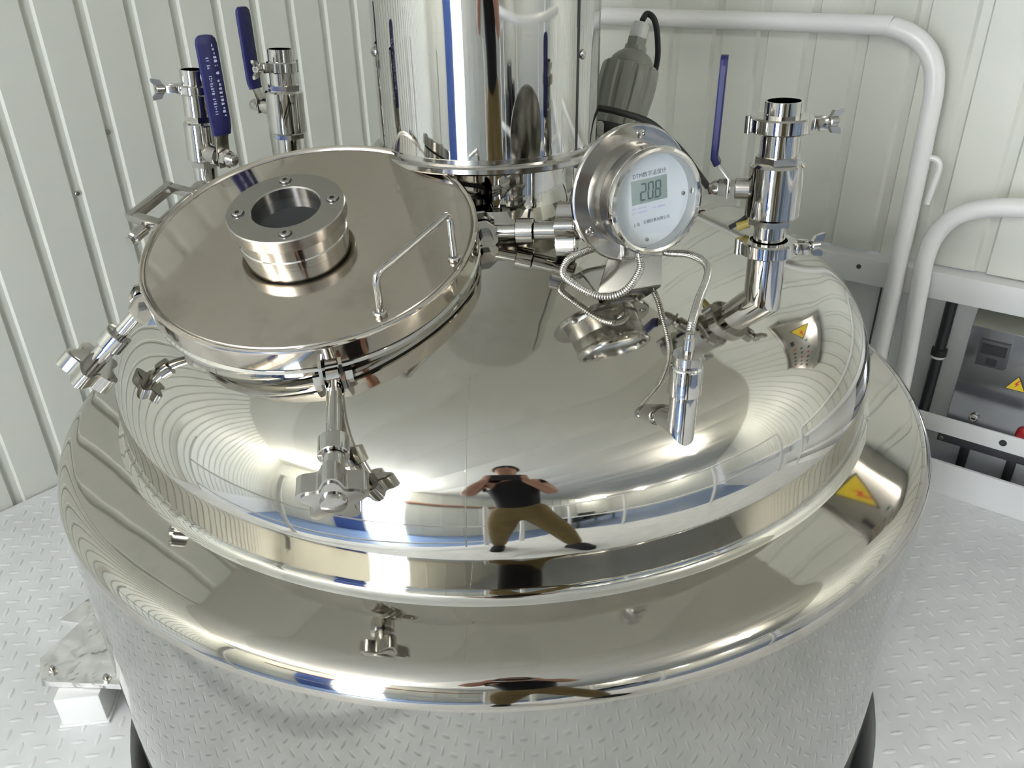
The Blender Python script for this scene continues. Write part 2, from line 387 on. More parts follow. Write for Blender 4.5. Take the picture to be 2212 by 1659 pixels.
pr = [(R1 - 0.02, 0.0)] + [(r, ring_z(r)) for r in np.linspace(R1, RS, 16)]
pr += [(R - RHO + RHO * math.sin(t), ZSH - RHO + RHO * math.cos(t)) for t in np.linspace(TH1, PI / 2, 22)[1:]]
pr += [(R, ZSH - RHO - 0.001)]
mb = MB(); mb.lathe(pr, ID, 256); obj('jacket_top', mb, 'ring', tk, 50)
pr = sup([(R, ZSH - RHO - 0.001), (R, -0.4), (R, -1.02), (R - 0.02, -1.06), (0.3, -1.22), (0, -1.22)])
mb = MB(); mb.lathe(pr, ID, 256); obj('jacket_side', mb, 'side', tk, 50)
pr = [(R1 + 0.012, -0.003), (R1 + 0.008, 0.0006), (R1 + 0.004, 0.0025), (R1 + 0.0015, 0.007), (R1, 0.012), (R1, 0.0132), (R1, 0.03), (R1, H0 - 0.0012), (R1, H0)]
pr += [(R1 - RK + RK * math.cos(t), H0 + RK * math.sin(t)) for t in np.linspace(0, PI / 2 - PHI, 40)[1:]]
pr += [(RC * math.sin(t), ZCC + RC * math.cos(t)) for t in np.linspace(PHI, 0, 40)[1:-1]] + [(0, ZCC + RC)]
mb = MB(); mb.lathe(pr, ID, 256); obj('dome_head', mb, 'dome', tk, 50)
# thin weld lines running out from the crown
for a0, r0, r1 in ((-93.5, 0.47, R1 - 0.001),):
    mb = MB(); pts = []
    a = math.radians(a0)
    for r in np.linspace(r0, r1, 40): pts.append(Vector((r * math.cos(a), r * math.sin(a), dome_z(r) - 0.00085)))
    mb.tube(pts, 0.0011, 6); obj('weld_seam', mb, 'dome', tk)
mb = MB(); a = math.radians(-93.5); mb.tube([(r * math.cos(a), r * math.sin(a), ring_z(r) - 0.0008) for r in np.linspace(R1 + 0.01, RS, 14)], 0.0010, 6); obj('weld_seam', mb, 'ring', tk)

# support lug wrapped in foil, and the white block under it
sb = MB(); bc = Vector((-0.788, -0.178, ZF)); f = fr(bc, (0, 0, 1), (0.995, 0.10, 0))
t = thing('support_block', 'white steel block standing on the tread plate under the foil-wrapped lug', 'block', bc)
mb = MB(); mb.box(0.080, 0.082, 0.070, f, 0.003, (0, 0, 0.035)); obj('body', mb, 'white', t)
mb = MB(); mb.box(0.088, 0.09, 0.006, f, 0.001, (0, 0, 0.003)); obj('base_plate', mb, 'white', t)
t = thing('support_lug', 'crumpled foil-wrapped bracket joining the tank side to the white block', 'bracket', (-0.79, -0.12, ZF + 0.078))
mb = MB(); poly = [(-0.856, -0.190), (-0.70, -0.205), (-0.690, -0.02), (-0.700, 0.06), (-0.835, -0.012), (-0.884, -0.135)]
bm = bmesh.new(); vv = [bm.verts.new((x, y, 0)) for x, y in poly]; bm.faces.new(vv)
bmesh.ops.triangulate(bm, faces=bm.faces[:]); bmesh.ops.subdivide_edges(bm, edges=bm.edges[:], cuts=6, use_grid_fill=True)
ex = bmesh.ops.extrude_face_region(bm, geom=bm.faces[:])
for g in ex['geom']:
    if isinstance(g, bmesh.types.BMVert): g.co.z += 0.013
for v in bm.verts: v.co += Vector((random.uniform(-1, 1), random.uniform(-1, 1), random.uniform(-1, 1))) * 0.0011
bm.verts.index_update(); mb.add([v.co + Vector((0, 0, -0.564)) for v in bm.verts], [tuple(v.index for v in q.verts) for q in bm.faces]); bm.free()
obj('lug_plate', mb, 'foil', t, 60)
mb = MB(); mb.prism([(-0.905, -0.020), (-0.870, 0.042), (-0.715, 0.11), (-0.700, 0.02), (-0.842, -0.034)], -0.580, -0.566); obj('foil_flap', mb, 'foil', t)
A_, B_ = Vector((-0.79, -0.03, -0.555)), Vector((-0.692, -0.035, -0.555)); n_ = Vector((0, 0.005, 0)); hh = 0.05
mb = MB(); mb.add([A_ - n_, B_ - n_, B_ - n_ + Vector((0, 0, hh)), A_ + n_, B_ + n_, B_ + n_ + Vector((0, 0, hh))], [(0, 1, 2), (5, 4, 3), (0, 3, 4, 1), (1, 4, 5, 2), (2, 5, 3, 0)]); obj('gusset', mb, 'foil', t)
for x, y in ((-0.845, -0.165), (-0.735, -0.190)):
    mb = MB(); mb.cyl(0.007, -0.566, -0.547, fr((x, y, 0)), 6); mb.cyl(0.004, -0.547, -0.541, fr((x, y, 0)), 10); obj('bolt', mb, 'satin', t)

# ================================================================== MANHOLE
LC = Vector((-0.2293, -0.2656, 0.3112)); LN = Vector((-0.0511, -0.3148, 0.9478)).normalized(); LR = 0.2126
LX = Vector((0.9985, 0, 0.0539)); LX = (LX - LN * LX.dot(LN)).normalized(); LY = LN.cross(LX)
LF = fr(LC, LN, LX)
def lp(x, y, h): return LC + LX * x + LY * y + LN * h
def la(deg, r, h): return lp(r * math.cos(math.radians(deg)), r * math.sin(math.radians(deg)), h)
mh = thing('manhole', 'round tilted manhole with sight glass and clamped lid on the tank dome', 'manhole', LC)
mb = MB(); mb.lathe([(0.196, -0.046), (0.1985, -0.050), (0.1985, -0.0512), (0.1985, -0.12), (0.1985, -0.20), (0.17, -0.20)], LF, 128); obj('neck', mb, 'polish', mh)
mb = MB(); mb.lathe([(0.190, -0.0335), (0.209, -0.0335), (0.2125, -0.036), (0.2125, -0.041), (0.209, -0.0445), (0.1985, -0.048), (0.190, -0.048)], LF, 128, True); obj('neck_flange', mb, 'polish', mh)
mb = MB(); mb.pipe(0.2085, 0.19, -0.0345, -0.0290, LF, 96); obj('gasket', mb, 'black', mh)
ld = MB(); ld.lathe([(0, -0.0030), (0.10, -0.0031), (0.19, -0.0033), (0.2035, -0.0035), (0.2052, -0.0035), (0.2068, -0.0010), (0.2095, 0.0), (0.2118, -0.0012), (0.2126, -0.0035), (0.2126, -0.0045), (0.2126, -0.015), (0.2126, -0.0272), (0.2126, -0.0282), (0.2112, -0.0295), (0.19, -0.0295), (0, -0.0295)], LF, 160)
lid = obj('lid', ld, 'lid', mh, 40)
mb = MB(); mb.lathe([(0.2024, -0.0034), (0.2036, -0.0016), (0.2052, -0.0034)], LF, 128); obj('rim_bead', mb, 'brushed', lid)
# lid handle
mb = MB()
a0, a1, b0, b1 = lp(0.098, -0.160, -0.004), lp(0.101, -0.152, 0.047), lp(0.182, -0.071, -0.004), lp(0.181, -0.048, 0.047)
mb.tube(spline([a0, a0.lerp(a1, .5), a0.lerp(a1, .86), a1.lerp(b1, .05) , a1.lerp(b1, .2), a1.lerp(b1, .5), a1.lerp(b1, .8), a1.lerp(b1, .95), b0.lerp(b1, .86), b0.lerp(b1, .5), b0], 8), 0.0045, 14); obj('lid_handle', mb, 'polish', mh)
for p in (a0, b0):
    mb = MB(); mb.cyl(0.008, 0.0, 0.006, fr(p + LN * 0.0005, LN), 16, 0.0015); obj('handle_foot', mb, 'satin', mh)
# sight glass
SX, SY = -0.022, 0.005
SF = fr(lp(SX, SY, 0), LN, LX)
mb = MB(); mb.lathe([(0.0685, -0.003), (0.0685, 0.0025), (0.0672, 0.004), (0.0672, 0.0052), (0.0672, 0.0182), (0.0672, 0.0194), (0.0660, 0.020), (0.043, 0.020), (0.043, -0.003)], SF, 96, True); obj('sight_glass_neck', mb, 'polish', mh)
mb = MB(); mb.pipe(0.0645, 0.044, 0.0195, 0.0230, SF, 72); obj('sight_glass_gasket', mb, 'black', mh)
mb = MB(); mb.lathe([(0.0425, 0.0225), (0.0725, 0.0225), (0.0735, 0.0235), (0.0735, 0.0375), (0.0722, 0.039), (0.0440, 0.039), (0.0425, 0.0375)], SF, 96, True); obj('sight_glass_flange', mb, 'brushed', mh)
mb = MB(); mb.cyl(0.0426, 0.012, 0.0235, SF, 64); obj('glass_pane', mb, 'sight', mh)
for k in range(4):
    a = math.radians(-82 + 90 * k)
    f = fr(lp(SX + 0.0580 * math.cos(a), SY + 0.0580 * math.sin(a), 0.0384), LN, LX)
    mb = MB(); mb.lathe([(0.0, 0.0012), (0.0032, 0.0012), (0.0032, 0.0036), (0.0060, 0.0036), (0.0068, 0.0028), (0.0068, 0.0)], f, 20); sc_ = obj('cap_screw', mb, 'satin', mh)
    mb = MB(); mb.cyl(0.0030, 0.0011, 0.0016, f, 6); obj('hex_socket', mb, 'black', sc_)
    mb = MB(); mb.pipe(0.0084, 0.0066, -0.0002, 0.0008, f, 20); obj('counterbore', mb, 'darkgrey', sc_)
# swing bolts
def star(n, R0, amp, z0, z1, mat, mb):
    poly = []
    for k in range(60):
        a = 2 * PI * k / 60; poly.append(((R0 + amp * math.cos(n * a)) * math.cos(a), (R0 + amp * math.cos(n * a)) * math.sin(a)))
    e = 0.003
    mb.prism([(x * .88, y * .88) for x, y in poly], z0, z0 + e, mat); mb.prism(poly, z0 + e * .6, z1 - e * .6, mat); mb.prism([(x * .86, y * .86) for x, y in poly], z1 - e, z1, mat)
def swing_bolt(ang, end, lug_h=-0.055):
    piv = la(ang, 0.220, lug_h); end = Vector(end); d = (end - piv); L = d.length; d.normalize()
    tang = (LN.cross(la(ang, 1, 0) - LC)).normalized(); out = (la(ang, 1, 0) - LC).normalized()
    sbo = MB(); f = fr(piv, d, tang)
    sbo.tube([piv - tang * 0.007, piv + tang * 0.007], 0.0125, 20)
    sbo.tube([piv, piv + d * (L - 0.030)], 0.0085, 18)
    rod = obj('swing_bolt', sbo, 'polish', mh)
    for s in (-1, 1):
        m2 = MB(); fc = fr(piv + tang * 0.0112 * s, tang, out)
        m2.prism([(-0.032, -0.024), (0.004, -0.023), (0.016, -0.010), (0.016, 0.010), (0.004, 0.023), (-0.032, 0.024)], -0.002, 0.002, fc); obj('clevis', m2, 'polish', mh)
    m2 = MB(); m2.cyl(0.0058, -0.020, 0.020, fr(piv, tang), 16, 0.001); m2.cyl(0.0095, 0.0135, 0.022, fr(piv, tang), 6); m2.cyl(0.0095, -0.022, -0.0135, fr(piv, tang), 6); obj('pivot_pin', m2, 'satin', mh)
    m2 = MB(); fz = fr(piv, d, out)
    m2.lathe([(0.0086, L - 0.088), (0.0160, L - 0.0875), (0.0168, L - 0.0865), (0.0168, L - 0.0655), (0.0160, L - 0.0645), (0.0086, L - 0.064)], fz, 36); obj('collar', m2, 'polish', rod)
    m2 = MB(); m2.lathe([(0.0086, L - 0.064), (0.0118, L - 0.063), (0.0118, L - 0.034), (0.0086, L - 0.033)], fz, 28); obj('sleeve', m2, 'polish', rod)
    m2 = MB(); star(5, 0.0305, 0.0065, L - 0.034, L - 0.008, fz, m2); m2.lathe([(0.014, L - 0.0085), (0.013, L - 0.004), (0.0, L - 0.001)], fz, 24); obj('hand_knob', m2, 'satin', rod)
swing_bolt(-79, (-0.162, -0.621, 0.147), -0.044)
swing_bolt(-163, (-0.538, -0.322, 0.143), -0.042)
swing_bolt(8, (0.118, -0.252, 0.302), -0.040)
# hinge at the back left of the lid
hp = lambda x, y, h=-0.004: lp(x, y, h)
q = [(-0.248, 0.074), (-0.214, 0.139), (-0.176, 0.118), (-0.208, 0.052)]
hg = MB()
for i, (wd, hh) in enumerate(((0.010, 0.014), (0.010, 0.012), (0.006, 0.010), (0.012, 0.012))):
    A_, B_ = hp(*q[i]), hp(*q[(i + 1) % 4]); dd = B_ - A_
    hg.box(dd.length + wd, wd, hh, fr((A_ + B_) / 2, LN, dd), 0.0012)
obj('hinge_link', hg, 'brushed', mh)
for (x, y) in ((-0.236, 0.046), (-0.180, 0.140)):
    dv = (hp(*q[1]) - hp(*q[0])).normalized()
    mb = MB(); mb.cyl(0.0085, -0.012, 0.012, fr(hp(x, y, -0.012), dv), 18, 0.002); mb.cyl(0.0062, -0.017, 0.017, fr(hp(x, y, -0.012), dv), 8); obj('hinge_bolt', mb, 'polish', mh)

# ================================================================== AGITATOR COVER (column)
RCOL = 0.1638
ag = thing('agitator_cover', 'tall mirror-polished steel cylinder cover standing on the tank crown', 'cover', (0, 0, 0.318))
mb = MB(); mb.lathe([(0.15, 0.372), (RCOL, 0.372), (RCOL, 0.3735), (RCOL, 0.45), (RCOL, 0.5298), (RCOL, 0.531), (0.15, 0.531)], ID, 160, True); obj('lower_sleeve', mb, 'column', ag)
mb = MB(); mb.lathe(sup([(RCOL - 0.0003, 0.525), (RCOL - 0.0003, 1.02), (RCOL - 0.006, 1.028), (0.13, 1.03), (0, 1.03)]), ID, 160); obj('upper_sleeve', mb, 'column', ag)
mb = MB(); mb.lathe([(0.10, 0.355), (0.174, 0.355), (0.1765, 0.3575), (0.1765, 0.3635), (0.174, 0.366), (RCOL + 0.002, 0.367), (RCOL + 0.002, 0.373), (0.10, 0.373)], ID, 128, True); obj('base_flange', mb, 'satin', ag)
mb = MB(); mb.lathe([(0.132, 0.345), (0.138, 0.347), (0.138, 0.354), (0.132, 0.356)], ID, 96); obj('neck_ring', mb, 'polish', ag)
mb = MB(); mb.lathe([(0.130, 0.262), (0.130, 0.356)], ID, 96); obj('neck', mb, 'column', ag)
for a0 in (-42, 138):
    a = math.radians(a0); mb = MB(); c_ = Vector((math.cos(a), math.sin(a), 0))
    mb.box(0.0014, 0.0035, 0.60, fr(c_ * (RCOL + 0.0002) + Vector((0, 0, 0.67)), (0, 0, 1), c_)); obj('overlap_seam', mb, 'blackpl', ag)
for a0, z in ((-38.5, 0.497), (197, 0.500), (60, 0.5), (120, 0.5)):
    a = math.radians(a0); c_ = Vector((math.cos(a), math.sin(a), 0))
    mb = MB(); mb.lathe([(0.0068, 0.0), (0.0062, 0.0028), (0.0035, 0.0048), (0, 0.0054)], fr(c_ * (RCOL - 0.0008) + Vector((0, 0, z)), c_), 18); obj('cover_screw', mb, 'satin', ag)
for a0 in (-35, 25, 85, 145, 205, 265):
    a = math.radians(a0); mb = MB(); mb.cyl(0.0055, 0.343, 0.3555, fr((0.155 * math.cos(a), 0.155 * math.sin(a), 0)), 6); obj('flange_bolt', mb, 'satin', ag)
# small clip on the right of the base flange
mb = MB(); mb.box(0.02, 0.02, 0.02, fr((0.168, 0.03, 0.374), (0, 0, 1)), 0.002); obj('clip', mb, 'grey_cast', ag)

# ================================================================== BALL VALVES
def hexa(mb, r, z0, z1, f): mb.lathe([(0, z0), (r, z0), (r, z1), (0, z1)], f @ Matrix.Rotation(0.35, 4, 'Z'), 6)
def ball_valve(base, axis, prm, stem_dir, label, lever_print=False):
    ax = Vector(axis).normalized(); base = Vector(base)
    f = fr(base, ax, stem_dir); Z = lambda z: (z - base.z) / ax.z
    xs, ys = f.col[0].xyz, f.col[1].xyz
    t = thing('ball_valve', label, 'valve', base, 'ball valves on the tank dome')
    k = prm['k']
    mb = MB(); mb.pipe(prm['rp'], prm['rp'] - 0.003, Z(prm['z'][0]), Z(prm['z'][1]), f); obj('lower_pipe', mb, 'polish', t)
    if prm.get('low_clamp'):
        z0, z1 = prm['low_clamp']; clamp(t, f, prm['rp'] * 1.47, prm['rp'] * 0.98, Z(z0), Z(z1), prm['wing_lo'])
        mb = MB(); mb.cyl(prm['rf'], Z(z1) - 0.004, Z(prm['body'][0]) - 0.004, f, 40); obj('lower_ferrule', mb, 'polish', t)
    z0, z1 = prm['body']; r = prm['rb']
    mb = MB(); hexa(mb, r * 0.86, Z(z0) - 0.0085, Z(z0), f); obj('lower_nut', mb, 'satin', t)
    mb = MB(); mb.cyl(r, Z(z0), Z(z1), f, 48, 0.003); obj('body', mb, 'polish', t)
    mb = MB(); hexa(mb, r * 0.86, Z(z1) - 0.0005, Z(z1) + 0.0085, f); obj('upper_nut', mb, 'satin', t)
    mb = MB(); mb.cyl(prm['ru'], Z(z1) + 0.008, Z(prm['clamp'][0]) + 0.003, f, 40); obj('upper_pipe', mb, 'polish', t)
    clamp(t, f, prm['rc'], prm['ru'] * 0.95, Z(prm['clamp'][0]), Z(prm['clamp'][1]), prm['wing'])
    mb = MB(); mb.pipe(prm['ru'] * 0.97, prm['ru'] * 0.86, Z(prm['clamp'][1]) - 0.003, Z(prm['top']), f); obj('top_ferrule', mb, 'polish', t)
    # stem, lever
    zs = Z(prm['stem_z']); so = base + ax * zs; sd = xs
    fs_ = fr(so, sd, ys); r0 = r * 0.95
    mb = MB(); mb.cyl(0.0135 * k, r0 - 0.008, r0 + 0.016 * k, fs_, 28, 0.001); obj('bonnet', mb, 'brushed', t)
    mb = MB(); hexa(mb, 0.0105 * k, r0 + 0.016 * k, r0 + 0.0215 * k, fs_); mb.cyl(0.007 * k, r0 + 0.02 * k, r0 + 0.045 * k, fs_, 16); obj('stem', mb, 'brushed', t)
    mb = MB(); hexa(mb, 0.0115 * k, r0 + 0.0265 * k, r0 + 0.036 * k, fs_); mb.lathe([(0.0098 * k, r0 + 0.036 * k), (0.0092 * k, r0 + 0.041 * k), (0.0055 * k, r0 + 0.0465 * k), (0, r0 + 0.048 * k)], fs_, 20); obj('cap_nut', mb, 'brushed', t)
    up = Vector((0, 0, 1)); bx = so + sd * (r0 + 0.0245 * k); L = prm['lever']; wv = sd.cross(up).normalized()
    bend = prm['bend']
    path = [bx - up * 0.012 * k, bx + up * 0.012 * k, bx + up * (0.012 * k + bend[1]) + sd * bend[0], bx + up * (0.02 * k + bend[1] + L) + sd * (bend[0] + 0.0)]
    def flat(pts, wd, th, nm, mat, rnd=False):
        m = MB(); vs = []; n = len(pts)
        for i, p in enumerate(pts):
            tt = (pts[min(i + 1, n - 1)] - pts[max(i - 1, 0)]).normalized(); nn = tt.cross(wv).normalized()
            w_ = wd[i] if isinstance(wd, list) else wd
            vs += [p + wv * w_ * a + nn * th * b for a, b in ((-.5, -.3), (-.42, -.5), (.42, -.5), (.5, -.3), (.5, .3), (.42, .5), (-.42, .5), (-.5, .3))]
        fsx = [(i * 8 + a, i * 8 + (a + 1) % 8, i * 8 + 8 + (a + 1) % 8, i * 8 + 8 + a) for i in range(n - 1) for a in range(8)]
        fsx += [tuple(range(8))[::-1], tuple(range(8 * n - 8, 8 * n))]
        m.add(vs, fsx); return obj(nm, m, mat, t, 40)
    W_ = prm['lw']
    flat([path[0], path[1], path[1].lerp(path[2], .5), path[2], path[2].lerp(path[3], .1)], [0.020 * k, 0.020 * k, W_ * 0.62, W_ * 0.75, W_ * .8], 0.003, 'lever', 'brushed')
    s0 = path[2] - (path[2] - path[1]).normalized() * 0.007
    e = path[3]; d_ = (e - path[2]).normalized()
    sl = flat([s0, path[2] + d_ * 0.003, path[2] + d_ * 0.012, e - d_ * 0.012, e - d_ * 0.005, e - d_ * 0.001, e], [W_ * .86, W_ * .95, W_, W_, W_ * .9, W_ * .62, W_ * .3], 0.0085, 'lever_grip', 'blue')
    if lever_print:
        nn = d_.cross(wv).normalized()
        if nn.dot(CAM - e) < 0: nn = -nn
        rnd = random.Random(3)
        m = MB()
        for lane, (a0, a1, step) in ((-0.22, (0.018, 0.112, 0.0052)), (0.18, (0.022, 0.100, 0.0034))):
            pz = a0
            while pz < a1:
                ln = step * rnd.uniform(.35, .75)
                if rnd.random() > 0.16:
                    for kx in range(3):
                        if rnd.random() > .2:
                            c_ = path[2] + d_ * (pz + ln / 2) + wv * W_ * (lane + (kx - 1) * 0.05) + nn * 0.00430
                            m.box(ln * rnd.uniform(.6, 1.1), W_ * 0.042, 0.0003, fr(c_, nn, d_))
                pz += step
        obj('grip_print', m, 'gripink', sl)
    return t
def clamp(t, f, ro, ri, z0, z1, wing):
    m = MB(); m.lathe([(ri, z0), (ro * 0.93, z0), (ro, z0 + 0.002), (ro, z1 - 0.002), (ro * 0.93, z1), (ri, z1)], f, 48, True); cl = obj('clamp_band', m, 'polish', t)
    # hinge lug and bolt with wing nut
    d = Vector((math.cos(wing), math.sin(wing), 0)); zm = (z0 + z1) / 2; tz = Vector((-d.y, d.x, 0))
    g = f @ fr(d * (ro + 0.006) + Vector((0, 0, zm)), (0, 0, 1), d)
    m = MB(); m.box(0.016, 0.006, (z1 - z0) * .8, g, 0.001, (0, 0.008, 0)); m.box(0.016, 0.006, (z1 - z0) * .8, g, 0.001, (0, -0.008, 0)); obj('clamp_lug', m, 'satin', cl)
    h = f @ fr(d * (ro + 0.006) + Vector((0, 0, zm)), tz, d)
    bo = f @ fr(d * (ro + 0.008) + Vector((0, 0, zm)), (d * 0.9 + tz * 0.45), (0, 0, 1))
    m = MB(); m.cyl(0.0032, -0.01, 0.022, bo, 12); m.cyl(0.0065, 0.010, 0.022, bo, 16, 0.001)
    for s in (-1, 1): m.prism([(0.003 * s, 0.010), (0.013 * s, 0.016), (0.015 * s, 0.028), (0.010 * s, 0.028), (0.004 * s, 0.022)], -0.0025, 0.0025, bo @ Matrix.Rotation(PI / 2, 4, 'X'))
    obj('wing_nut', m, 'satin', cl)
    d2 = -d; g2 = f @ fr(d2 * (ro + 0.001) + Vector((0, 0, zm)), (0, 0, 1), d2)
    m = MB(); m.cyl(0.005, -(z1 - z0) * .55, (z1 - z0) * .55, g2, 14); obj('clamp_hinge', m, 'satin', cl)
ball_valve((0.3525, -0.287, 0.185), (-0.028, 0, 1), dict(k=1.0, rp=0.0238, rf=0.0195, ru=0.0225, rb=0.0325, rc=0.0365, z=(0.185, 0.28), low_clamp=(0.277, 0.295), body=(0.325, 0.392), clamp=(0.428, 0.446), top=0.463,
           wing=PI + 0.15, wing_lo=PI + 0.1, stem_z=0.3595, lever=0.112, bend=(0.020, 0.022), lw=0.024), (-0.955, 0.30, 0.0), 'steel ball valve with upright blue lever standing alone right of the thermometer')
ball_valve((-0.4445, -0.007, 0.19), (0.07, 0, 1), dict(k=1.12, rp=0.0175, rf=0.016, ru=0.0195, rb=0.0235, rc=0.0245, z=(0.19, 0.345), body=(0.347, 0.405), clamp=(0.443, 0.457), top=0.477,
           wing=3.95, stem_z=0.360, lever=0.118, bend=(0.006, 0.028), lw=0.0325), (0.80, -0.60, 0), 'steel ball valve behind the lid nearest the left wall, printed blue lever facing front', True)
ball_valve((-0.359, 0.204, 0.19), (0.045, 0, 1), dict(k=1.0, rp=0.0205, rf=0.018, ru=0.0215, rb=0.0320, rc=0.0250, z=(0.19, 0.345), body=(0.345, 0.416), clamp=(0.444, 0.462), top=0.481,
           wing=1.2, stem_z=0.385, lever=0.115, bend=(0.008, 0.022), lw=0.030), (-0.88, 0.47, 0), 'steel ball valve behind the lid nearest the tall cylinder, blue lever on its left')
# short wire with a yellow sleeve hanging at the right valve
wt = thing('wire_end', 'short dark wire with a yellow sleeve hanging beside the right valve', 'wire', (0.3469, -0.2528, 0.3242))
mb = MB(); mb.tube(spline([(0.3469, -0.2588, 0.3242), (0.3352, -0.2488, 0.3173), (0.3243, -0.2452, 0.3066), (0.3119, -0.2413, 0.2970)], 8), 0.0032, 8); obj('wire', mb, 'blackpl', wt)
mb = MB(); mb.tube([(0.3330, -0.2528, 0.3060), (0.3192, -0.2489, 0.3004)], 0.0055, 10); obj('sleeve', mb, 'dullyellow', wt)

# ================================================================== THERMOMETER
TC = Vector((0.168, -0.304, 0.363)); TA = Vector((0.385, -0.921, 0.068)).normalized()
TX = Vector((0, 0, 1)).cross(TA).normalized()           # to the right when looking at the face
TX = (TX * math.cos(math.radians(4.5)) + TA.cross(TX) * math.sin(math.radians(4.5)))
TF = fr(TC, TA, TX)
th = thing('dial_thermometer', 'round steel digital thermometer showing 20.8 on a bracket above the tank dome', 'thermometer', (0.168, -0.315, 0.25))
mb = MB(); mb.lathe([(0, -0.003), (0.079, -0.003), (0.0812, -0.001), (0.0812, 0.0035), (0.0795, 0.0052), (0.077, 0.0045), (0.058, 0.004), (0, 0.004)], TF, 96); obj('back_flange', mb, 'satin', th)
mb = MB(); mb.lathe([(0.0615, 0.003), (0.0605, 0.006), (0.0600, 0.026), (0.0592, 0.0275), (0.0592, 0.029), (0.0600, 0.0305), (0.0596, 0.050), (0.056, 0.050)], TF, 96); obj('case', mb, 'brushed', th)
mb = MB(); mb.lathe([(0.0535, 0.0400), (0.0605, 0.047), (0.0622, 0.0495), (0.0622, 0.0545), (0.0605, 0.058), (0.0575, 0.0592), (0.0548, 0.058), (0.0538, 0.055), (0.0535, 0.0400)], TF, 96, True); obj('bezel', mb, 'polish', th)
mb = MB(); mb.cyl(0.0538, 0.0385, 0.0410, TF, 72); fc = obj('dial_face', mb, 'face', th)
mb = MB(); mb.cyl(0.0535, 0.0545, 0.0555, TF, 64); obj('front_glass', mb, 'glass', th)
def tp(x, y, h=0.0466): return TF @ Matrix.Translation((x, y, h - 0.0055))
mb = MB(); mb.box(0.048, 0.0275, 0.0006, tp(0.000, 0.011), 0.0002); lcd = obj('lcd_window', mb, 'lcd', fc)
SEG = {'2': 'abged', '0': 'abcdef', '8': 'abcdefg'}
def digit(ch, ox, oy, w_, h_, mb):
    g = 0.0021; sk = 0.10
    S = {'a': (0, h_ / 2, w_, g), 'g': (0, 0, w_, g), 'd': (0, -h_ / 2, w_, g), 'f': (-w_ / 2, h_ / 4, g, h_ / 2), 'b': (w_ / 2, h_ / 4, g, h_ / 2), 'e': (-w_ / 2, -h_ / 4, g, h_ / 2), 'c': (w_ / 2, -h_ / 4, g, h_ / 2)}
    for s_ in SEG[ch]:
        x, y, a, b = S[s_]; mb.box(a * .94, b * .92, 0.0003, tp(ox + x + y * sk, oy + y, 0.0470))
mb = MB(); digit('2', -0.0085, 0.0105, 0.0062, 0.0185, mb); digit('0', 0.0015, 0.0105, 0.0062, 0.0185, mb); digit('8', 0.0115, 0.0105, 0.0062, 0.0185, mb)
mb.box(0.0014, 0.0014, 0.0003, tp(0.0063, 0.0008, 0.0470)); obj('lcd_digits', mb, 'seg', lcd)
text('title_print', 'DTM数字温度计', 0.0064, 'ink', tp(0.001, 0.0295, 0.04655), fc, 0.00005)
text('maker_print', '上海', 0.0048, 'ink', tp(-0.0195, -0.0265, 0.04655), fc, 0.00005)
text('maker_print', '仪器仪表有限公司', 0.0046, 'ink', tp(0.0085, -0.0255, 0.04655), fc, 0.00005)
rnd = random.Random(5); mb = MB()
for (x0, x1, y) in ((-0.024, -0.019, -0.0075), (-0.024, -0.019, -0.0125), (-0.016, -0.004, -0.0075), (-0.016, -0.004, -0.0125), (0.004, 0.0095, -0.0105), (0.012, 0.021, -0.0105)):
    x = x0
    while x < x1: mb.box(0.0009, rnd.uniform(0.0012, 0.0026), 0.0001, tp(x, y, 0.0466)); x += 0.0014
obj('fine_print', mb, 'paleink', fc)
for x, y in ((0.046, -0.002), (-0.006, -0.0465)):
    mb = MB(); mb.lathe([(0.0026, 0), (0.0022, 0.0012), (0, 0.0014)], tp(x, y, 0.0465), 14); obj('face_screw', mb, 'satin', fc)
for a0 in (78, 208, -35):
    a = math.radians(a0); f = TF @ Matrix.Translation((0.0695 * math.cos(a), 0.0695 * math.sin(a), 0.0042))
    mb = MB(); mb.lathe([(0.0058, 0), (0.0050, 0.002), (0.0024, 0.0032), (0.0022, 0.0018), (0, 0.0018)], f, 18); obj('flange_screw', mb, 'satin', th)
# bracket: bent sheet leg and foot
def quad_sheet(pts, thick, nm, mat, par):
    A_, B_, C_, D_ = [Vector(p) for p in pts]; n_ = (B_ - A_).cross(D_ - A_).normalized() * thick / 2
    m = MB(); vs = [p + s * n_ for s in (-1, 1) for p in (A_, B_, C_, D_)]
    m.add(vs, [(0, 1, 2, 3), (7, 6, 5, 4), (0, 4, 5, 1), (1, 5, 6, 2), (2, 6, 7, 3), (3, 7, 4, 0)]); return obj(nm, m, mat, par)
b0, b1 = TC - TX * 0.020 + Vector((0.0, 0.004, -0.055)), TC + TX * 0.050 + Vector((0, 0.004, -0.055))
g0, g1 = Vector((0.128, -0.335, 0.2480)), Vector((0.214, -0.302, 0.2446))
quad_sheet([b0, b1, g1, g0], 0.0018, 'bracket_leg', 'satin', th)
quad_sheet([g0, g1, g1 + Vector((-0.016, 0.042, 0.0125)), g0 + Vector((-0.016, 0.042, 0.0125))], 0.0018, 'bracket_foot', 'satin', th)
mb = MB(); mb.cyl(0.005, 0, 0.022, fr(tuple(TC + TA * 0.026 + Vector((0, 0, -0.076))), (0, 0, 1)), 16); obj('cable_gland', mb, 'polish', th)
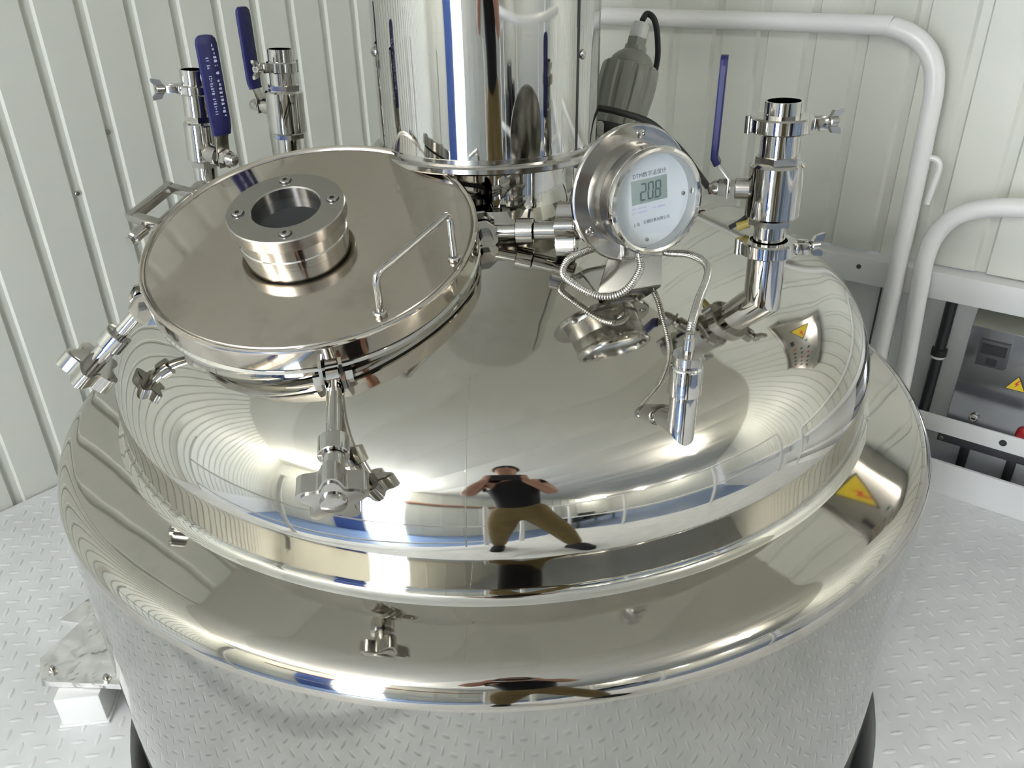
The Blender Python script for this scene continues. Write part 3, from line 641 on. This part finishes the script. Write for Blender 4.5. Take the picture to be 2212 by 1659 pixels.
# flexible conduit from the gauge round to the probe
pts = [(0.1780, -0.3280, 0.2950), (0.1780, -0.3400, 0.2786), (0.1571, -0.3632, 0.2620), (0.1295, -0.3638, 0.2555), (0.1014, -0.3400, 0.2605), (0.0866, -0.3184, 0.2682),
       (0.0934, -0.2990, 0.2775), (0.1127, -0.2809, 0.2810), (0.1357, -0.2637, 0.2815), (0.1801, -0.2504, 0.2790), (0.2198, -0.2789, 0.2789), (0.2409, -0.3251, 0.2916),
       (0.2497, -0.3690, 0.2954), (0.2432, -0.4035, 0.2916), (0.2249, -0.4451, 0.2840), (0.2070, -0.4930, 0.2800), (0.2012, -0.5080, 0.2720)]
cp = resample(spline(pts, 14), 0.00075)
mb = MB(); mb.tube(cp, [0.0040 + (0.0008, 0.0008, 0.0, -0.0006)[i % 4] for i in range(len(cp))], 10)
tag(obj('flexible_conduit', mb, 'polish', None, 80), 'thin ribbed metal conduit looping from the thermometer to the upright probe', 'conduit')
# probe fitting
pb = thing('temperature_probe', 'upright steel probe fitting under the conduit at the front of the dome', 'probe', (0.2005, -0.512, 0.12))
f = fr((0.2005, -0.512, 0.0))
mb = MB(); mb.lathe([(0.0152, 0.10), (0.0152, 0.199), (0.0145, 0.203), (0.0160, 0.2035), (0.0178, 0.205), (0.0178, 0.234), (0.0170, 0.2365), (0.0155, 0.238), (0.0150, 0.2415)], f, 48); obj('socket', mb, 'polish', pb)
mb = MB(); mb.lathe([(0.0155, 0.2405), (0.0165, 0.2415), (0.0165, 0.2500), (0.0155, 0.2510), (0.006, 0.2515)], f, 40); obj('collar', mb, 'brushed', pb)
mb = MB(); mb.lathe([(0.0062, 0.2505), (0.0062, 0.268), (0.0050, 0.2695), (0.0050, 0.274), (0, 0.274)], f, 24); obj('ferrule', mb, 'satin', pb)

# ================================================================== LAMP BEHIND THE COLUMN
LB = Vector((0.230, 0.228, 0.338)); LT = Vector((0.2730, 0.272, 0.508)); LA = (LT - LB).normalized()
lm = thing('inspection_lamp', 'grey ribbed explosion-proof lamp on the dome behind the tall cylinder', 'lamp', LB - LA * 0.08)
f = fr(LB, LA)
mb = MB(); mb.lathe([(0.050, -0.09), (0.050, -0.018), (0.030, -0.018)], f, 40); obj('nozzle', mb, 'polish', lm)
mb = MB(); mb.lathe([(0.030, -0.020), (0.058, -0.020), (0.060, -0.017), (0.060, -0.004), (0.058, 0.0), (0.03, 0.0)], f, 48); obj('lamp_ring', mb, 'black', lm)
mb = MB(); seg = 96; rows = [(0.0, 0.045, .03), (0.02, 0.0465, .035), (0.055, 0.0495, .04), (0.075, 0.0500, .045), (0.100, 0.0490, .04), (0.104, 0.0475, .03), (0.106, 0.044, 0)]
vs, fsx = [], []
for z, r, am in rows:
    for k in range(seg):
        a = 2 * PI * k / seg; c_ = (k % 8) / 8; w_ = 1 if 0.25 <= c_ <= 0.75 else -1
        rr = r * (1 + am * w_ * 0.9); vs.append((rr * math.cos(a), rr * math.sin(a), z))
for i in range(len(rows) - 1):
    for k in range(seg): fsx.append((i * seg + k, i * seg + (k + 1) % seg, (i + 1) * seg + (k + 1) % seg, (i + 1) * seg + k))
fsx.append(tuple(range((len(rows) - 1) * seg, len(rows) * seg)))
mb.add(vs, fsx, f); obj('finned_body', mb, 'grey_cast', lm, 30)
mb = MB(); mb.lathe([(0.0445, 0.105), (0.0445, 0.107), (0.0385, 0.1075), (0.0375, 0.114), (0.029, 0.124), (0.0195, 0.130), (0.019, 0.138)], f, 40); obj('cap', mb, 'grey_cast', lm)
mb = MB(); hexa(mb, 0.0185, 0.135, 0.151, f); obj('gland_nut', mb, 'grey_cast', lm)
mb = MB(); mb.lathe([(0.0155, 0.151), (0.0160, 0.156), (0.0160, 0.172), (0.0135, 0.177), (0, 0.177)], f, 12); obj('cable_gland', mb, 'clear', lm)
mb = MB(); mb.tube(spline([LT + LA * 0.0, (0.2826, 0.2798, 0.5180), (0.2950, 0.2720, 0.5076), (0.3040, 0.2790, 0.4731), (0.3079, 0.2953, 0.4322), (0.300, 0.33, 0.370), (0.26, 0.37, 0.31)], 10), 0.0052, 10)
tag(obj('lamp_cable', mb, 'black'), 'black cable curling down from the top of the grey lamp', 'cable')
cb = thing('black_cable', 'black cable crossing in front of the grey lamp towards the right valve', 'cable', (0.18, 0.09, 0.39))
mb = MB(); mb.tube(spline([(0.150, 0.165, 0.375), (0.165, 0.125, 0.389), (0.1806, 0.0985, 0.3926), (0.2132, 0.0888, 0.3869), (0.2578, 0.0809, 0.3729), (0.2884, 0.0747, 0.3502), (0.3203, 0.0800, 0.3206), (0.3409, 0.0728, 0.2946), (0.3603, 0.0570, 0.2699)], 10), 0.0055, 10); obj('sheath', mb, 'black', cb)
mb = MB(); mb.tube([(0.3600, 0.0572, 0.2703), (0.3645, 0.0500, 0.2610)], 0.0016, 8); obj('red_core', mb, 'red', cb)
mb = MB(); mb.tube([(0.3595, 0.0560, 0.2695), (0.3615, 0.0480, 0.2612)], 0.0016, 8); obj('black_core', mb, 'blackpl', cb)

# ================================================================== RIGHT RAILINGS, CABINET
RCN = 1.03
def rp(s, z, c=RCN): return rw(s, c, z)
rl = thing('guard_rail', 'tall white tube guard rail with a small hook at the right wall', 'railing', rp(0.40, ZF))
mb = MB(); mb.tube(spline([rp(-1.12, ZF), rp(-1.12, 0.0), rp(-1.12, 0.33), rp(-1.105, 0.42), rp(-1.06, 0.452), rp(-0.95, 0.458), rp(-0.45, 0.459), rp(0.20, 0.462), rp(0.28, 0.4585), rp(0.335, 0.438), rp(0.372, 0.400), rp(0.389, 0.345), rp(0.393, 0.25), rp(0.398, -0.05), rp(0.402, -0.35), rp(0.405, ZF)], 10), 0.0205, 20); obj('tube_frame', mb, 'white', rl)
mb = MB(); mb.tube(spline([rp(0.395, 0.190), rp(0.415, 0.197), rp(0.430, 0.193), rp(0.4365, 0.178), rp(0.434, 0.15), rp(0.428, 0.096)], 8), 0.0068, 10); obj('hook', mb, 'white', rl)
mb = MB(); mb.box(1.5, 0.006, 0.044, fr(rp(-0.35, -0.435), (0, 0, 1), NL), 0.001); obj('mid_bar', mb, 'white', rl)
for s in (-1.12, 0.405):
    mb = MB(); mb.cyl(0.04, 0, 0.008, fr(rp(s, ZF)), 24, 0.001); obj('foot_plate', mb, 'white', rl)
r2 = thing('guard_rail', 'lower white tube guard rail in front of the control cabinet', 'railing', rp(0.468, ZF))
mb = MB(); mb.tube(spline([rp(0.474, ZF), rp(0.468, -0.35), rp(0.456, -0.12), rp(0.452, -0.03), rp(0.462, 0.03), rp(0.490, 0.075), rp(0.535, 0.101), rp(0.60, 0.116), rp(0.70, 0.122), rp(1.2, 0.124), rp(1.9, 0.124), rp(2.0, 0.10), rp(2.04, 0.02), rp(2.05, -0.2), rp(2.05, ZF)], 10), 0.0205, 20); obj('tube_frame', mb, 'white', r2)
mb = MB(); mb.box(1.60, 0.006, 0.045, fr(rp(1.27, -0.4365), (0, 0, 1), NL), 0.001); obj('mid_bar', mb, 'white', r2)
for s in (0.715, 1.1):
    mb = MB(); mb.cyl(0.0085, 0.0028, 0.0036, fr(rp(s, -0.437), -NR), 18); obj('bolt_hole', mb, 'blackpl', r2)
# cabinet behind the rail
cb_c = 1.135
ct = thing('control_cabinet', 'stainless control cabinet with display and yellow sticker behind the lower rail', 'cabinet', rp(0.78, -0.53, cb_c))
fcb = fr(rp(0, 0, cb_c), -NR, -NL)     # local x points to the left, y up? (z out of the cabinet)
def cbx(s0, s1, z0, z1, c0, c1, nm, mat, par, bev=0.002):
    mb = MB(); mb.box(s1 - s0, c1 - c0, z1 - z0, fr(NL * ((s0 + s1) / 2) + NR * ((c0 + c1) / 2) + Vector((0, 0, (z0 + z1) / 2)), (0, 0, 1), NL), bev); return obj(nm, mb, mat, par)
M['cab'] = steel('cabinet_steel', (0.52, 0.53, 0.57), 0.16)
M['cabtop'] = steel('cabinet_hood_steel', (0.36, 0.36, 0.31), 0.30)
body = cbx(0.572, 1.00, -0.495, -0.205, cb_c, cb_c + 0.045, 'body', 'cab', ct)
mb = MB(); mb.add([rw(s, c, z) for s in (0.572, 1.0) for c, z in ((cb_c, -0.205), (cb_c + 0.045, -0.14), (cb_c + 0.045, -0.205))], [(0, 1, 2), (5, 4, 3), (0, 3, 4, 1), (1, 4, 5, 2), (2, 5, 3, 0)]); obj('sloped_hood', mb, 'cabtop', ct)
dp = cbx(0.600, 0.665, -0.300, -0.232, cb_c - 0.010, cb_c + 0.002, 'controller', 'darkgrey', ct)
cbx(0.606, 0.660, -0.266, -0.240, cb_c - 0.0112, cb_c - 0.0095, 'controller_screen', 'blackpl', dp, 0)
cbx(0.622, 0.646, -0.294, -0.276, cb_c - 0.0112, cb_c - 0.0095, 'controller_keys', 'blackpl', dp, 0)
def tri_sign(par, o, xdir, ydir, size, nm='warning_sticker'):
    n_ = xdir.cross(ydir).normalized(); f = fr(o, n_, xdir); h = size * 0.866
    T = lambda k, zz: [(-size / 2 * k, -h / 3 * k), (size / 2 * k, -h / 3 * k), (0, 2 * h / 3 * k)]
    m = MB(); m.prism(T(1, 0), 0, 0.0005, f); st_ = obj(nm, m, 'blackpl', par)
    m = MB(); m.prism(T(0.86, 0), 0.0005, 0.0009, f); obj('sticker_field', m, 'yellow', st_)
    m = MB(); k = size / 0.05
    m.prism([(0.0035 * k, 0.016 * k), (-0.005 * k, 0.003 * k), (0.0002 * k, 0.003 * k), (-0.004 * k, -0.007 * k), (0.0055 * k, 0.006 * k), (0.0010 * k, 0.006 * k), (0.006 * k, 0.016 * k)], 0.0009, 0.0012, f); obj('lightning_mark', m, 'red' if nm != 'x' else 'blackpl', st_)
tri_sign(ct, rw(0.699, cb_c - 0.0006, -0.333), NL, Vector((0, 0, 1)), 0.047)
mb = MB(); mb.lathe([(0.011, 0), (0.011, 0.006), (0.008, 0.009), (0, 0.009)], fr(rw(0.632, cb_c, -0.447), -NR), 20); lk = obj('cabinet_lock', mb, 'polish', ct)
mb = MB(); mb.box(0.010, 0.004, 0.001, fr(rw(0.632, cb_c - 0.0095, -0.447), -NR, NL)); obj('keyhole', mb, 'black', lk)
mb = MB(); mb.lathe([(0.014, 0), (0.014, 0.008), (0.010, 0.016), (0, 0.017)], fr(rw(0.742, cb_c, -0.455), -NR), 24); obj('red_button', mb, 'red', ct)
cbx(0.565, 1.02, -0.535, -0.497, cb_c - 0.01, cb_c + 0.045, 'base_bar', 'darkgrey', ct)
for s in (0.632, 0.740):
    cbx(s - 0.011, s + 0.011, ZG, -0.533, cb_c + 0.012, cb_c + 0.034, 'leg', 'black', ct)
mb = MB(); mb.cyl(0.006, 0, 0.005, fr(rw(0.575, cb_c - 0.010, -0.524), -NR), 14, 0.001); obj('base_screw', mb, 'satin', ct)
# black downpipe left of the cabinet
dpipe = thing('drain_pipe', 'black vertical pipe with a coupling between guard rail and control cabinet', 'pipe', rw(0.515, 1.15, -0.7))
mb = MB(); mb.tube([rw(0.514, 1.15, -0.13), rw(0.514, 1.15, -0.95), rw(0.514, 1.15, ZG)], 0.0135, 18); obj('pipe', mb, 'blackpl', dpipe)
mb = MB(); mb.lathe([(0.0135, -0.012), (0.0185, -0.010), (0.0185, 0.008), (0.0135, 0.010)], fr(rw(0.514, 1.15, -0.300)), 24); obj('coupling', mb, 'black', dpipe)
mb = MB(); mb.pipe(0.0165, 0.0130, -0.017, -0.011, fr(rw(0.514, 1.15, -0.300)), 24); obj('coupling_band', mb, 'white', dpipe)
# control box hung above the rail on the right wall (mirrored in the jacket ring and the dome)
hb_c = 0.965
hb = thing('control_box', 'stainless control box with yellow sticker and push buttons high on the right wall', 'box', rw(0.9, 1.05, 0.555))
M['hbox'] = steel('control_box_steel', (0.52, 0.49, 0.46), 0.24)
cbx(0.615, 1.18, 0.555, 0.860, hb_c, CR - 0.004, 'housing', 'hbox', hb, 0.004)
cbx(0.605, 1.19, 0.860, 0.872, hb_c - 0.015, CR - 0.004, 'roof_plate', 'hbox', hb, 0.002)
tri_sign(hb, rw(0.708, hb_c - 0.0006, 0.694), Vector((0, 0, -1)), NL, 0.165)
mb = MB(); mb.lathe([(0.010, 0), (0.010, 0.006), (0.006, 0.011), (0, 0.012)], fr(rw(0.826, hb_c, 0.664), -NR), 20); obj('green_lamp', mb, 'green', hb)
cbx(0.79, 0.85, 0.780, 0.808, hb_c - 0.003, hb_c, 'display', 'blackpl', hb, 0)
for i in range(5):
    for j in range(3):
        mb = MB(); mb.lathe([(0.0085, 0), (0.0085, 0.007), (0.006, 0.010), (0, 0.010)], fr(rw(0.905 + 0.055 * i, hb_c, 0.785 - 0.07 * j), -NR), 16)
        obj('push_button', mb, 'red' if (i + j) % 3 == 0 and i < 3 else 'blackpl', hb)
# front railing behind the photographer, with a copper pipe along its top
fr_c = PC0 + 0.07
fg = thing('guard_rail', 'white guard rail along the front platform edge behind the photographer', 'railing', rw(0.4, fr_c, ZF))
for s in (-1.15, -0.2, 1.24, 1.62, 2.4):
    mb = MB(); mb.tube([rw(s, fr_c, ZF), rw(s, fr_c, 0.36)], 0.02, 14); obj('post', mb, 'white', fg)
for z in (-0.1, -0.5):
    mb = MB(); mb.tube([rw(-1.15, fr_c, z), rw(1.24, fr_c, z)], 0.014, 12); obj('cross_bar', mb, 'white', fg)
mb = MB(); mb.tube([rw(1.62, fr_c, 0.36), rw(2.4, fr_c, 0.36)], 0.02, 12); obj('top_bar', mb, 'white', fg)
mb = MB(); mb.tube([rw(-0.5, CFRONT + 0.10, 0.86), rw(3.6, CFRONT + 0.10, 0.86)], 0.055, 14)
tag(obj('copper_pipe', mb, 'copper'), 'long copper coloured pipe running across the wall behind the photographer', 'pipe')
# side railing on the right platform edge
sg = thing('guard_rail', 'white guard rail at the right-hand end of the platform', 'railing', rw(2.5, -0.5, ZF))
for c in (-1.95, -1.0, 0.0, 0.95):
    mb = MB(); mb.tube([rw(2.5, c, ZF), rw(2.5, c, 0.40)], 0.02, 14); obj('post', mb, 'white', sg)
for z in (0.40, -0.12): mb = MB(); mb.tube([rw(2.5, -1.95, z), rw(2.5, 0.95, z)], 0.02, 12); obj('cross_bar', mb, 'white', sg)
# dark work bench far down the hall
wb = thing('work_bench', 'dark work bench with equipment far down the hall', 'bench', rw(5.6, -3.0, ZG))
cbx(4.4, 6.8, -0.75, -0.70, -3.4, -2.7, 'bench_top', 'darkgrey', wb)
for s in (4.5, 6.7):
    for c in (-3.35, -2.75): cbx(s - 0.03, s + 0.03, ZG, -0.75, c - 0.03, c + 0.03, 'leg', 'darkgrey', wb)
for i, (s, hh) in enumerate(((4.8, 0.35), (5.5, 0.55), (6.3, 0.3))): cbx(s - 0.2, s + 0.2, -0.70, -0.70 + hh, -3.25, -2.9, 'instrument', 'blackpl', wb, 0.01)

# ================================================================== PHOTOGRAPHER (mirrored in the steel)
def skinned(name, pts, edges, mat, parent, sub=2, root=None):
    me = bpy.data.meshes.new(name); keys = list(pts); ix = {k: i for i, k in enumerate(keys)}
    off = WORLD.get(parent, Vector((0, 0, 0)))
    me.from_pydata([tuple(Vector(pts[k][0]) - off) for k in keys], [(ix[a], ix[b]) for a, b in edges], [])
    o = bpy.data.objects.new(name, me); COL.objects.link(o)
    o.modifiers.new('skin', 'SKIN')
    for i, k in enumerate(keys):
        r = pts[k][1]; sv = me.skin_vertices[0].data[i]; sv.radius = (r, r) if not isinstance(r, tuple) else r
        sv.use_root = (k == (root or keys[0]))
    ss = o.modifiers.new('sub', 'SUBSURF'); ss.levels = sub; ss.render_levels = sub
    m2 = bpy.data.meshes.new_from_object(o.evaluated_get(bpy.context.evaluated_depsgraph_get()))
    bpy.data.objects.remove(o); m2.shade_smooth(); m2.materials.clear(); m2.materials.append(M[mat])
    o = bpy.data.objects.new(name, m2); COL.objects.link(o); o.parent = parent; WORLD[o] = off
    return o
ph_c = CAM - FW * 0.0105 + RT * 0.030 - UP * 0.012
ps = thing('person', 'person in black t-shirt and khaki trousers holding up a phone, mirrored in the steel', 'person', (0.2, -1.66, ZF))
B = {'pelvis': ((0.11, -1.66, 0.20), (0.11, 0.078)), 'waist': ((0.10, -1.63, 0.36), (0.100, 0.072)), 'chest': ((0.075, -1.565, 0.56), (0.122, 0.086)), 'neckb': ((0.05, -1.515, 0.715), 0.062),
     'neck': ((0.045, -1.485, 0.775), 0.052), 'jaw': ((0.04, -1.450, 0.835), (0.066, 0.070)), 'head': ((0.04, -1.445, 0.905), (0.076, 0.088)), 'crown': ((0.04, -1.455, 0.955), (0.055, 0.062)),
     'shL': ((-0.105, -1.53, 0.675), 0.052), 'uaL': ((-0.140, -1.51, 0.56), 0.050), 'elL': ((-0.165, -1.45, 0.44), 0.043), 'faL': ((-0.130, -1.375, 0.52), 0.042),
     'shR': ((0.225, -1.53, 0.675), 0.052), 'uaR': ((0.258, -1.51, 0.56), 0.050), 'elR': ((0.275, -1.45, 0.43), 0.043), 'faR': ((0.205, -1.375, 0.52), 0.042),
     'hipL': ((0.025, -1.67, 0.14), 0.085), 'knL': ((-0.005, -1.73, -0.20), 0.055), 'anL': ((-0.012, -1.85, -0.555), 0.036),
     'hipR': ((0.20, -1.65, 0.14), 0.085), 'knR': ((0.335, -1.55, -0.20), 0.055), 'anR': ((0.445, -1.555, -0.555), 0.036)}
Ed = [('pelvis', 'waist'), ('waist', 'chest'), ('chest', 'neckb'), ('neckb', 'neck'), ('neck', 'jaw'), ('jaw', 'head'), ('head', 'crown'),
      ('chest', 'shL'), ('shL', 'uaL'), ('uaL', 'elL'), ('elL', 'faL'), ('chest', 'shR'), ('shR', 'uaR'), ('uaR', 'elR'), ('elR', 'faR'),
      ('pelvis', 'hipL'), ('hipL', 'knL'), ('knL', 'anL'), ('pelvis', 'hipR'), ('hipR', 'knR'), ('knR', 'anR')]
body = dict(B); be = list(Ed)
for sd, k in ((-1, 'L'), (1, 'R')):
    edge = ph_c + RT * sd * 0.078
    wr_ = edge + RT * sd * 0.022 - FW * 0.055 - UP * 0.045; pm = edge + RT * sd * 0.018 - FW * 0.022 - UP * 0.012
    body['wr' + k] = (tuple(wr_), 0.025); body['pm' + k] = (tuple(pm), (0.022, 0.026)); be += [('fa' + k, 'wr' + k), ('wr' + k, 'pm' + k)]
    for j in range(4):
        u = 0.026 - 0.016 * j
        a = edge + RT * sd * 0.013 + UP * u - FW * 0.006; b = edge + RT * sd * 0.007 + UP * u + FW * 0.011; c_ = edge - RT * sd * (0.012 - 0.003 * abs(j - 1)) + UP * u + FW * 0.0135
        for nm, p, r in (('a', a, 0.0088), ('b', b, 0.0080), ('c', c_, 0.0068)): body['f%d%s%s' % (j, nm, k)] = (tuple(p), r)
        be += [('pm' + k, 'f%da%s' % (j, k)), ('f%da%s' % (j, k), 'f%db%s' % (j, k)), ('f%db%s' % (j, k), 'f%dc%s' % (j, k))]
    a = edge + RT * sd * 0.006 - UP * 0.030 - FW * 0.016; b = edge - RT * sd * 0.022 - UP * 0.026 - FW * 0.015
    body['ta' + k] = (tuple(a), 0.0098); body['tb' + k] = (tuple(b), 0.0080); be += [('pm' + k, 'ta' + k), ('ta' + k, 'tb' + k)]
skinned('body', body, be, 'skin', ps, 2, 'pelvis')
sh = {k: B[k] for k in ('pelvis', 'waist', 'chest', 'neckb', 'shL', 'uaL', 'shR', 'uaR')}
sh = {k: (p, tuple(x * 1.30 for x in r) if isinstance(r, tuple) else r * 1.35) for k, (p, r) in sh.items()}
sh['pelvis'] = ((0.11, -1.655, 0.19), (0.158, 0.118)); sh['neckb'] = ((0.052, -1.520, 0.705), 0.070); sh['uaL'] = ((-0.145, -1.515, 0.585), 0.058); sh['uaR'] = ((0.262, -1.515, 0.585), 0.058)
skinned('t_shirt', sh, [e for e in Ed if e[0] in sh and e[1] in sh], 'shirt', ps, 2, 'pelvis')
tr_ = {k: B[k] for k in ('pelvis', 'hipL', 'knL', 'anL', 'hipR', 'knR', 'anR')}
tr_ = {k: (p, tuple(x * 1.10 for x in r) if isinstance(r, tuple) else r * 1.38) for k, (p, r) in tr_.items()}
tr_['pelvis'] = ((0.11, -1.66, 0.215), (0.140, 0.104)); tr_['top'] = ((0.107, -1.655, 0.34), (0.128, 0.096)); tr_['knL'] = (B['knL'][0], 0.080); tr_['knR'] = (B['knR'][0], 0.080)
skinned('trousers', tr_, [('top', 'pelvis')] + [e for e in Ed if e[0] in tr_ and e[1] in tr_], 'khaki', ps, 2, 'pelvis')
for k, (x, y), tw in (('L', (-0.012, -1.85), -0.12), ('R', (0.445, -1.555), 0.25)):
    d = Vector((math.sin(tw), math.cos(tw), 0)); o_ = Vector((x, y, ZF))
    m = MB(); poly = []
    for t_, wd in ((-0.075, .028), (-0.06, .038), (-0.02, .040), (0.04, .040), (0.10, .048), (0.15, .046), (0.185, .032), (0.20, .012)): poly.append((t_, wd))
    rows = []
    for zz, kk, hx in ((0.002, 1.0, 0), (0.028, 1.0, 0), (0.030, 0.95, 0), (0.055, 0.86, -0.01), (0.085, 0.62, -0.05), (0.105, 0.50, -0.075)):
        ring = [(t_ * (1 if zz < 0.06 else (0.62 if zz < 0.09 else 0.42)), wd * kk * (1 if zz < .06 else 1.35)) for t_, wd in poly]
        rows.append([o_ + d * t_ + Vector((d.y, -d.x, 0)) * s_ + Vector((0, 0, zz)) for t_, s_ in ring] + [o_ + d * t_ - Vector((d.y, -d.x, 0)) * s_ + Vector((0, 0, zz)) for t_, s_ in ring[::-1]])
    n_ = len(rows[0]); vs = [p for r_ in rows for p in r_]
    fsx = [(i * n_ + a, i * n_ + (a + 1) % n_, (i + 1) * n_ + (a + 1) % n_, (i + 1) * n_ + a) for i in range(len(rows) - 1) for a in range(n_)] + [tuple(range(n_))[::-1], tuple(range((len(rows) - 1) * n_, len(rows) * n_))]
    m.add(vs, fsx); obj('shoe', m, 'shirt', ps, 60)
# hair and face
hc = Vector((0.04, -1.450, 0.905)); m = MB()
m.lathe([(0.0, 0.092), (0.030, 0.088), (0.058, 0.070), (0.078, 0.040), (0.083, 0.008), (0.078, -0.020)], fr(hc, Vector((0, -0.35, 1)), (1, 0, 0)), 32); obj('hair', m, 'hair', ps, 80)
m = MB(); m.add([hc + Vector(p) for p in ((-0.010, 0.084, -0.030), (0.010, 0.084, -0.030), (0, 0.104, -0.034), (0, 0.086, 0.008), (0, 0.080, -0.042))], [(0, 2, 3), (2, 1, 3), (0, 4, 2), (4, 1, 2), (0, 3, 1), (0, 1, 4)]); obj('nose', m, 'skin', ps)
for sd in (-1, 1):
    m = MB(); m.lathe([(0.010, 0), (0.007, 0.004), (0, 0.006)], fr(hc + Vector((0.028 * sd, 0.080, -0.002)), (0, 1, -0.1)), 14); obj('eye', m, 'blackpl', ps)
    m = MB(); m.lathe([(0.020, 0), (0.017, 0.007), (0.008, 0.005), (0, 0.004)], fr(hc + Vector((0.076 * sd, 0.0, -0.015)), (sd, 0, 0)) @ Matrix.Diagonal((1, .65, 1, 1)), 16); obj('ear', m, 'skin', ps)
m = MB(); m.box(0.034, 0.004, 0.008, fr(hc + Vector((0, 0.078, -0.060)), (0, 0, 1)), 0.0015); obj('mouth', m, 'copper', ps)
# phone held in front of the face
pt = thing('mobile_phone', 'black phone held level by the person at the tank', 'phone', ph_c)
PFm = fr(ph_c, FW, RT)
m = MB(); m.box(0.156, 0.074, 0.008, PFm, 0.003); obj('phone_body', m, 'blackpl', pt)
m = MB(); m.box(0.150, 0.068, 0.0006, PFm, 0.0, (0, 0, -0.0043)); obj('screen', m, 'lcd', pt)
m = MB(); m.cyl(0.006, 0.004, 0.0055, fr(ph_c - RT * 0.030 + UP * 0.012, FW), 20); obj('lens', m, 'blackpl', pt)
